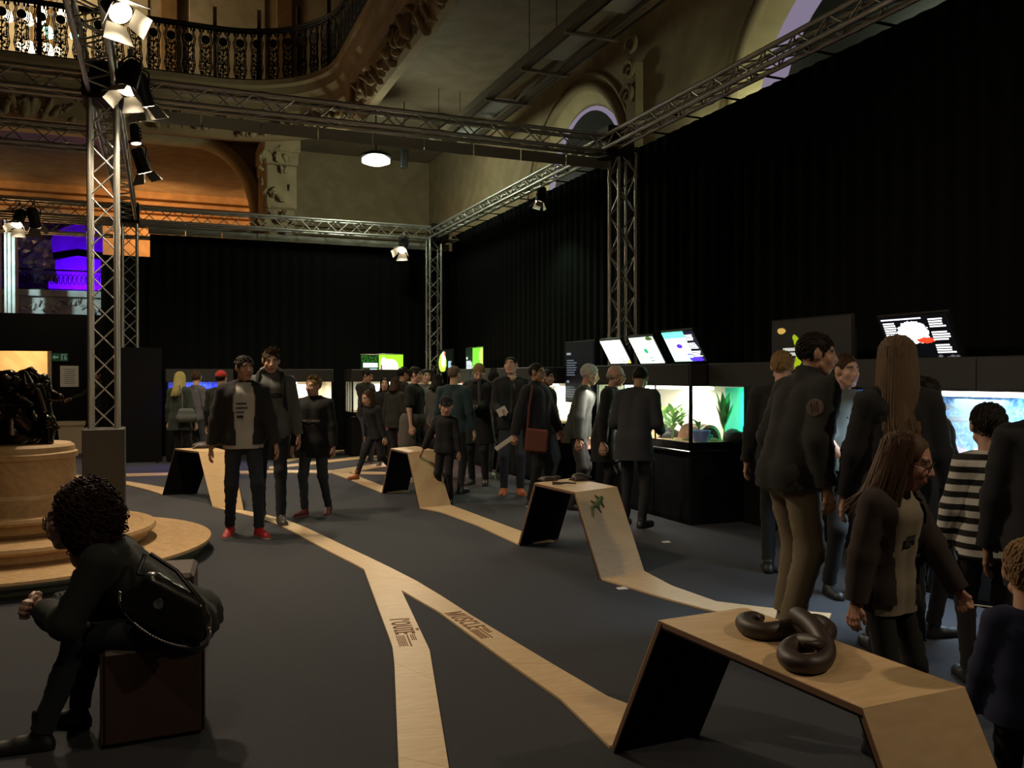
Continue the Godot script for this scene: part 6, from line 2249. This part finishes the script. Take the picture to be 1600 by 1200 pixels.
	person({"label": "person in grey trousers standing between the blond man and the man looking up", "at": spot(771, 12.6), "h": 1.6, "face": 150, "hair": ["short", dark], "tops": [{"name": "coat", "color": black, "ease": 0.034, "hem": 0.2}], "low": {"color": col8(74, 72, 68)}, "shoes": [col8(150, 148, 140), col8(170, 168, 160)]})
	o = person({"label": "man with glasses in a dark navy coat holding a folded white paper", "at": spot(838, 9.9), "z": 8, "h": 1.68, "face": 55, "hair": ["crop", dark], "skin": tan, "glasses": true, "nod": -4, "hands": [Vector3(0.22, 0.86, 0.22), Vector3(-0.3, 0.84, -0.12)], "grip": ["relaxed", "grip"], "tops": [{"name": "coat", "color": col8(28, 31, 38), "ease": 0.042, "hem": 0.24, "collar": 0.04}], "low": {"color": col8(26, 30, 38)}, "shoes": [col8(56, 56, 58), col8(180, 178, 172)]})
	lf = thing("folded_paper", "folded white paper pointing down from the hand of the man in the navy coat", "paper", o.hands[1] + Vector3(-0.1 * CP, -0.02, -0.1 * SP), -PHI)
	st = ms()
	box(st, Vector3.ZERO, Vector3(0.24, 0.05, 0.012), Basis(Vector3.BACK, 0.62))
	obj("sheet", st, M.paper, lf)
	var sb := thing("satchel", "reddish-brown satchel at the hip of the man in the navy coat", "bag", spot(838, 9.6) + Vector3.UP * 0.78, -PHI)
	st = ms()
	cbox(st, Vector3.ZERO, Vector3(0.25, 0.26, 0.08), 0.02, Basis(Vector3.BACK, -0.1))
	obj("pouch", st, M.satchel, sb)
	st = ms()
	tube(st, [Vector3(-0.1, 0.13, 0), Vector3(-0.08, 0.4, 0.03), Vector3(-0.04, 0.62, 0.04)], 0.014, -1, 6)
	obj("strap", st, M.satchel, sb)
	person({"label": "dark-haired man half hidden behind the man in the navy coat", "at": spot(853, 11.2), "h": 1.62, "face": 60, "hair": ["crop", dark], "skin": tan, "tops": [{"name": "jacket", "color": black, "ease": 0.03, "hem": 0.12}], "low": {"color": col8(50, 58, 70)}})
	# at the terrarium
	person({"label": "white-haired man in a grey-green jacket bending towards the terrarium", "at": spot(900, 9.7), "z": 7.5, "h": 1.68, "face": 78, "lean": 13, "hair": ["short", Color(0.5, 0.49, 0.46)], "skin": fair, "nod": 10, "hands": [Vector3(0.2, 0.82, 0.12), Vector3(-0.24, 0.82, 0.06)], "tops": [{"name": "jacket", "color": col8(70, 74, 70), "ease": 0.034, "hem": 0.14}], "low": {"color": col8(60, 58, 58)}})
	person({"label": "balding man with glasses in a black coat close to the terrarium glass", "at": spot(945, 9.25), "z": 7.5, "h": 1.66, "face": 72, "lean": 10, "hair": ["fringe", Color(0.25, 0.22, 0.19)], "skin": fair, "glasses": true, "nod": 6, "tops": [{"name": "coat", "color": col8(20, 20, 22), "ease": 0.036, "hem": 0.3, "flare": 0.02}], "low": {"color": black}})
	person({"label": "man in a grey suit jacket with his back to us, bowed over the terrarium", "at": spot(990, 8.55), "z": 7, "h": 1.66, "face": 152, "lean": 16, "hair": ["crop", dark], "skin": tan, "nod": 26, "hands": [Vector3(0.2, 1.0, 0.3), Vector3(-0.2, 1.0, 0.3)], "tops": [{"name": "suit_jacket", "color": col8(58, 62, 70), "ease": 0.036, "hem": 0.22, "flare": 0.015}], "low": {"color": col8(34, 34, 38)}})
	# at the aquarium, right side
	o = person({"label": "tall man in a black jacket with a sleeve badge and beige trousers, back half turned", "at": spot(1236, 5.0), "z": 5, "h": 1.8, "face": 108, "lean": 14, "cell": 0.015, "hair": ["short", dark], "skin": tan, "look": -34, "nod": 4, "hands": [Vector3(0.25, 0.9, 0.18), Vector3(-0.26, 0.86, 0.04)], "feet": [Vector3(0.12, 0, 0.05), Vector3(-0.1, 0, -0.08)], "shoes": [col8(90, 84, 74), col8(150, 145, 135)], "tops": [{"name": "jacket", "color": col8(24, 24, 25), "ease": 0.05, "hem": 0.1, "collar": 0.05, "fold": 0.02}], "low": {"color": col8(150, 132, 104), "loose": 0.018}})
	st = ms()
	lathe(st, [Vector2(0.05, 0), Vector2(0.05, 0.006), Vector2(0.045, 0.009), Vector2(0, 0.01)], 18)
	var bd := obj("sleeve_badge", st, cloth(col8(120, 96, 88)), o.root)
	var je: Dictionary = o.J[1]
	var bp: Vector3 = je.sh.lerp(je.el, 0.35) * o.S
	bd.transform = Transform3D(along(Vector3.ZERO, Vector3(-0.45, 0.1, -0.9)), bp + Vector3(-0.45, 0.1, -0.9).normalized() * 0.098)
	st = ms()
	for i in 3:
		box(st, Vector3(0, 0.0105, -0.016 + i * 0.016), Vector3(0.06 - (i % 2) * 0.02, 0.001, 0.006))
	obj("badge_lettering", st, cloth(col8(40, 30, 30)), bd)
	person({"label": "blond person whose head shows behind the shoulder of the man in beige trousers", "at": spot(1222, 6.5), "h": 1.72, "face": 160, "hair": ["short", blond], "skin": fair, "tops": [{"name": "coat", "color": black, "ease": 0.03, "hem": 0.2}], "low": {"color": black}})
	person({"label": "woman in a grey lettered T-shirt facing us beside the man in the black jacket", "at": spot(1318, 5.9), "z": 6, "h": 1.68, "face": 14, "fem": true, "hair": ["bun", brown], "skin": fair, "look": 8, "hands": [Vector3(0.2, 0.9, 0.18), Vector3(-0.12, 0.95, 0.24)], "tops": [{"name": "t_shirt", "color": col8(112, 118, 112), "ease": 0.028, "hem": 0.03, "sleeve": 0.4, "fold": 0.006, "print": [[-0.05 + 0.0, -0.03, 0.34, 0.353, col8(190, 190, 186)], [-0.02, 0.0, 0.34, 0.353, col8(190, 190, 186)], [0.01, 0.03, 0.34, 0.353, col8(190, 190, 186)], [0.04, 0.06, 0.34, 0.353, col8(190, 190, 186)]]}], "low": {"color": black}})
	person({"label": "woman with very long straight light-brown hair seen from behind", "at": spot(1402, 4.6), "z": 4.6, "cell": 0.015, "h": 1.72, "face": 168, "fem": true, "hair": ["very_long", Color(0.1, 0.066, 0.04)], "hs": 1.14, "skin": fair, "tops": [{"name": "coat", "color": col8(22, 24, 32), "ease": 0.04, "hem": 0.3, "flare": 0.02}], "low": {"color": black}})
	person({"label": "girl with dark tied-up hair in a dark green jacket, looking into the aquarium", "at": spot(1443, 5.0), "z": 4.6, "cell": 0.015, "h": 1.52, "face": 112, "fem": true, "hair": ["bun", dark], "skin": fair, "nod": 14, "tops": [{"name": "jacket", "color": col8(34, 48, 42), "ease": 0.038, "hem": 0.1, "hood": true, "collar": 0.04}], "low": {"color": black}})
	o = person({"label": "child in a black-and-white striped top with back turned", "at": spot(1546, 4.15), "z": 4.3, "cell": 0.014, "h": 1.36, "face": 165, "hair": ["short", dark], "skin": fair, "tops": [{"name": "striped_top", "mat": M.stripes, "ease": 0.03, "hem": 0.12, "fold": 0.006}], "low": {"color": black}})
	var wb := thing("red_pouch", "small red pouch at the hip of the child in stripes", "pouch", spot(1562, 4.0) + Vector3.UP * 0.92, -PHI)
	st = ms()
	cbox(st, Vector3.ZERO, Vector3(0.035, 0.1, 0.03), 0.008)
	obj("pouch", st, cloth(col8(200, 30, 30)), wb)
	person({"label": "grey-haired man in a dark navy coat at the edge of the picture", "at": spot(1648, 3.55), "z": 4.2, "cell": 0.015, "h": 1.56, "face": 150, "look": 10, "hair": ["short", grey], "skin": tan, "lean": 4, "tops": [{"name": "coat", "color": col8(26, 29, 40), "ease": 0.045, "hem": 0.24, "collar": 0.02}], "low": {"color": col8(34, 40, 50)}})
	o = person({"label": "girl with glasses in a brown jacket over a long cream shirt, hurrying past the bench", "at": spot(1385, 3.42), "z": 3.4, "cell": 0.013, "h": 1.27, "face": 32, "fem": true, "hair": ["long", Color(0.07, 0.04, 0.024)], "skin": Color(0.4, 0.2, 0.14), "glasses": true, "nod": 14, "look": 22, "lean": 6, "hands": [Vector3(0.3, 0.74, 0.34), Vector3(-0.28, 0.8, 0.0)], "grip": ["grip", "relaxed"],
		"tops": [{"name": "long_shirt", "color": col8(176, 162, 138), "ease": 0.03, "hem": 0.14, "fold": 0.012, "print": [[-0.05, 0.03, 0.24, 0.3, col8(40, 36, 34)]]}, {"name": "jacket", "color": col8(58, 42, 36), "ease": 0.046, "hem": 0.08, "open": 0.12, "open_x": 0.0, "fold": 0.012}], "low": {"color": black}})
	var pn := thing("pen", "thin pale pen held in the fist of the girl in the brown jacket", "pen", o.hands[0], -PHI)
	st = ms()
	tube(st, [Vector3(-0.01, 0.0, 0), Vector3(0.1, -0.01, 0.01)], 0.005, 0.003, 8)
	obj("barrel", st, M.paper, pn)
	person({"label": "small child with light-brown hair in a blue jacket in the lower corner", "at": spot(1612, 2.5), "z": 2.5, "cell": 0.013, "h": 0.98, "face": 150, "hair": ["short", Color(0.2, 0.12, 0.06)], "skin": fair, "hs": 1.5, "tops": [{"name": "jacket", "color": col8(30, 40, 84), "ease": 0.045, "hem": 0.06}], "low": {"color": navy}})

# ---------- light levels ----------
const SPOT_E := 6.0
const NEAR_K := 0.16
const CH_E := 1.3
const CEIL_E := 3.2
const ANNEX_E := 6.5
const VIOLET_E := 8.0
const BALC_E := 14.0
const CASE_E := 9.0
const WORK_E := 5.0

func make_materials() -> void:
	mat("carpet", Color.WHITE, 0.95, 0.0, noise_tex(256, 0.9, col8(36, 38, 43), col8(54, 56, 63), 3, 3, 1.6, 1.6, 1.4), Vector3.ONE * 3.0)
	var grain := noise_tex(256, 0.16, col8(192, 162, 122), col8(206, 178, 138), 7, 4, 0.7, 3.0, 0.9)
	var p := mat("ply", Color.WHITE, 0.42, 0.0, grain, Vector3(1.1, 1.1, 1.1))
	mat("ply_edge", col8(112, 82, 64), 0.7)
	mat("burnt", col8(112, 74, 44), 0.8)
	mat("black_paint", col8(16, 16, 17), 0.7).metallic_specular = 0.25
	mat("black_gloss", col8(18, 18, 20), 0.22)
	mat("hood", col8(30, 29, 27), 0.6)
	mat("black_metal", col8(26, 26, 27), 0.45, 0.3)
	mat("door_metal", col8(150, 148, 144), 0.5, 0.3)
	mat("black_plastic", col8(20, 20, 22), 0.35)
	mat("alu", col8(188, 186, 180), 0.38, 0.85)
	mat("steel", col8(200, 200, 200), 0.25, 1.0)
	mat("curtain", Color.WHITE, 0.95, 0.0, noise_tex(128, 0.6, col8(15, 16, 16), col8(20, 21, 21), 4, 3), Vector3.ONE * 1.3).metallic_specular = 0.12
	mat("valance", col8(140, 138, 128), 0.9)
	var pt := noise_tex(256, 0.12, col8(228, 222, 210), col8(255, 251, 242), 9, 5, 1.0, 1.0, 1.1)
	for q in [["plaster", 168, 152, 126], ["plaster_light", 196, 182, 152], ["plaster_grey", 140, 128, 114], ["plaster_warm", 166, 146, 118], ["plaster_peach", 210, 176, 134], ["plaster_white", 214, 214, 206]]:
		mat(q[0], col8(q[1], q[2], q[3]), 0.85, 0.0, pt, Vector3.ONE * 0.35)
	mat("gilt", col8(150, 118, 70), 0.6, 0.0, pt, Vector3.ONE * 0.6)
	mat("blackout", col8(44, 44, 50), 0.85)
	mat("timber", col8(92, 66, 44), 0.7)
	mat("iron", col8(22, 20, 19), 0.5, 0.4)
	mat("foil", col8(225, 225, 225), 0.38, 0.8)
	mat("plinth_grey", col8(58, 56, 54), 0.7)
	mat("rack", col8(104, 90, 70), 0.7)
	mat("rack_panel", col8(200, 205, 205), 0.6)
	mat("snake", Color.WHITE, 0.5, 0.0, noise_tex(128, 1.2, col8(34, 26, 22), col8(66, 50, 42), 12, 3), Vector3.ONE * 9.0)
	mat("lizard", col8(70, 84, 48), 0.6)
	var sn := noise_tex(256, 0.25, col8(222, 204, 176), col8(250, 236, 212), 15, 5, 1.2, 1.2, 1.2)
	mat("stone", col8(182, 158, 122), 0.6, 0.0, sn, Vector3.ONE * 0.9)
	mat("stone_green", col8(86, 96, 84), 0.5, 0.0, sn, Vector3.ONE * 0.9)
	mat("bronze", col8(46, 38, 32), 0.22, 0.85)
	mat("cube_brown", Color.WHITE, 0.55, 0.0, noise_tex(128, 0.9, col8(50, 34, 28), col8(64, 45, 37), 21, 3), Vector3.ONE * 5.0, false)
	mat("bin_beige", col8(176, 160, 134), 0.6)
	mat("paper", col8(205, 203, 196), 0.8)
	mat("ink", col8(120, 116, 110), 0.8)
	mat("substrate", Color.WHITE, 0.9, 0.0, noise_tex(128, 1.0, col8(120, 92, 58), col8(210, 182, 130), 31, 3), Vector3.ONE * 6.0)
	mat("bark", col8(126, 78, 50), 0.85)
	mat("rock", col8(52, 50, 48), 0.8)
	mat("coral_rock", col8(206, 180, 178), 0.8, 0.0, noise_tex(128, 0.7, col8(130, 110, 120), col8(255, 248, 244), 33, 4, 1.0, 1.0, 1.6), Vector3.ONE * 4.0)
	mat("blue_dish", col8(120, 136, 200), 0.3)
	mat("stem", col8(120, 150, 60), 0.6)
	for q in [["leaf", 70, 140, 50], ["leaf_dark", 54, 96, 44], ["leaf_lime", 170, 205, 70]]:
		var m := mat(q[0], col8(q[1], q[2], q[3]), 0.5)
		m.backlight_enabled = true
		m.backlight = Color(0.3, 0.4, 0.15)
		m.cull_mode = BaseMaterial3D.CULL_DISABLED
	mat("back_white", col8(225, 222, 214), 0.8)
	mat("back_blue", Color.WHITE, 0.7, 0.0, noise_tex(128, 0.35, col8(40, 120, 230), col8(160, 225, 250), 41, 3), Vector3.ONE * 1.2)
	mat("back_red", col8(200, 40, 50), 0.8)
	mat("satchel", col8(92, 46, 32), 0.5)
	mat("gloss_leather", col8(20, 20, 20), 0.28)
	M["weave"] = noise_tex(128, 1.4, Color(0.78, 0.78, 0.78), Color.WHITE, 51, 3)
	var sk := mat("skin", Color.WHITE, 0.55)
	sk.vertex_color_use_as_albedo = true
	var lt := mat("leather", Color.WHITE, 0.5)
	lt.vertex_color_use_as_albedo = true
	var g := mat("glass", Color(0.9, 0.95, 0.95, 0.06), 0.02)
	g.transparency = BaseMaterial3D.TRANSPARENCY_ALPHA
	var si := Image.create(8, 64, false, Image.FORMAT_RGB8)
	for y in 64:
		for x in 8:
			si.set_pixel(x, y, col8(205, 203, 196) if y % 32 < 17 else col8(20, 20, 22))
	mat("stripes", Color.WHITE, 0.9, 0.0, ImageTexture.create_from_image(si), Vector3(1, 8.2, 1), false)
	glow("lamp_lens", Color(1.0, 0.9, 0.72), 12.0)
	glow("globe", Color(1.0, 0.88, 0.68), 9.0)
	glow("globe_green", Color(0.7, 1.0, 0.8), 5.0)
	glow("ceiling_glow", Color(0.98, 1.0, 0.9), 6.0)
	glow("dusk_pane", Color(0.62, 0.57, 0.68), 0.62)
	glow("tube_light", Color(1, 0.97, 0.9), 8.0)
	glow("work_tube", Color(0.95, 1, 0.85), 3.0)
	glow("led_turquoise", Color(0.0, 0.85, 0.5), 1.1)
	mat("turquoise_panel", col8(30, 190, 175), 0.6)
	glow("exit_green", Color(0.08, 0.2, 0.12), 0.6)
	glow("exit_white", Color(0.4, 0.5, 0.42), 0.6)

func _ready() -> void:
	var t0 := Time.get_ticks_msec()
	var c := Camera3D.new()
	c.name = "camera"
	add_child(c)
	c.position = Vector3(0, EYE, 0)
	c.rotation = Vector3(-atan(12.0 / F), -PHI, 0)
	c.fov = rad_to_deg(2.0 * atan(600.0 / F))
	c.near = 0.05
	c.far = 100.0
	c.current = true
	var e := Environment.new()
	e.background_mode = Environment.BG_COLOR
	e.background_color = Color(0.01, 0.01, 0.014)
	e.tonemap_mode = Environment.TONE_MAPPER_LINEAR
	e.tonemap_exposure = 1.0
	e.sdfgi_enabled = true
	e.ssao_enabled = true
	e.ssil_enabled = true
	var we := WorldEnvironment.new()
	we.environment = e
	we.name = "environment"
	add_child(we)
	rng.seed = 42
	wob.seed = 3
	wob.frequency = 1.0
	wob.noise_type = FastNoiseLite.TYPE_SIMPLEX_SMOOTH
	make_materials()
	build_shell()
	print("shell ", Time.get_ticks_msec() - t0)
	build_rig()
	build_ribbon()
	build_left()
	build_cases()
	print("objects ", Time.get_ticks_msec() - t0)
	build_people()
	print("people ", Time.get_ticks_msec() - t0)
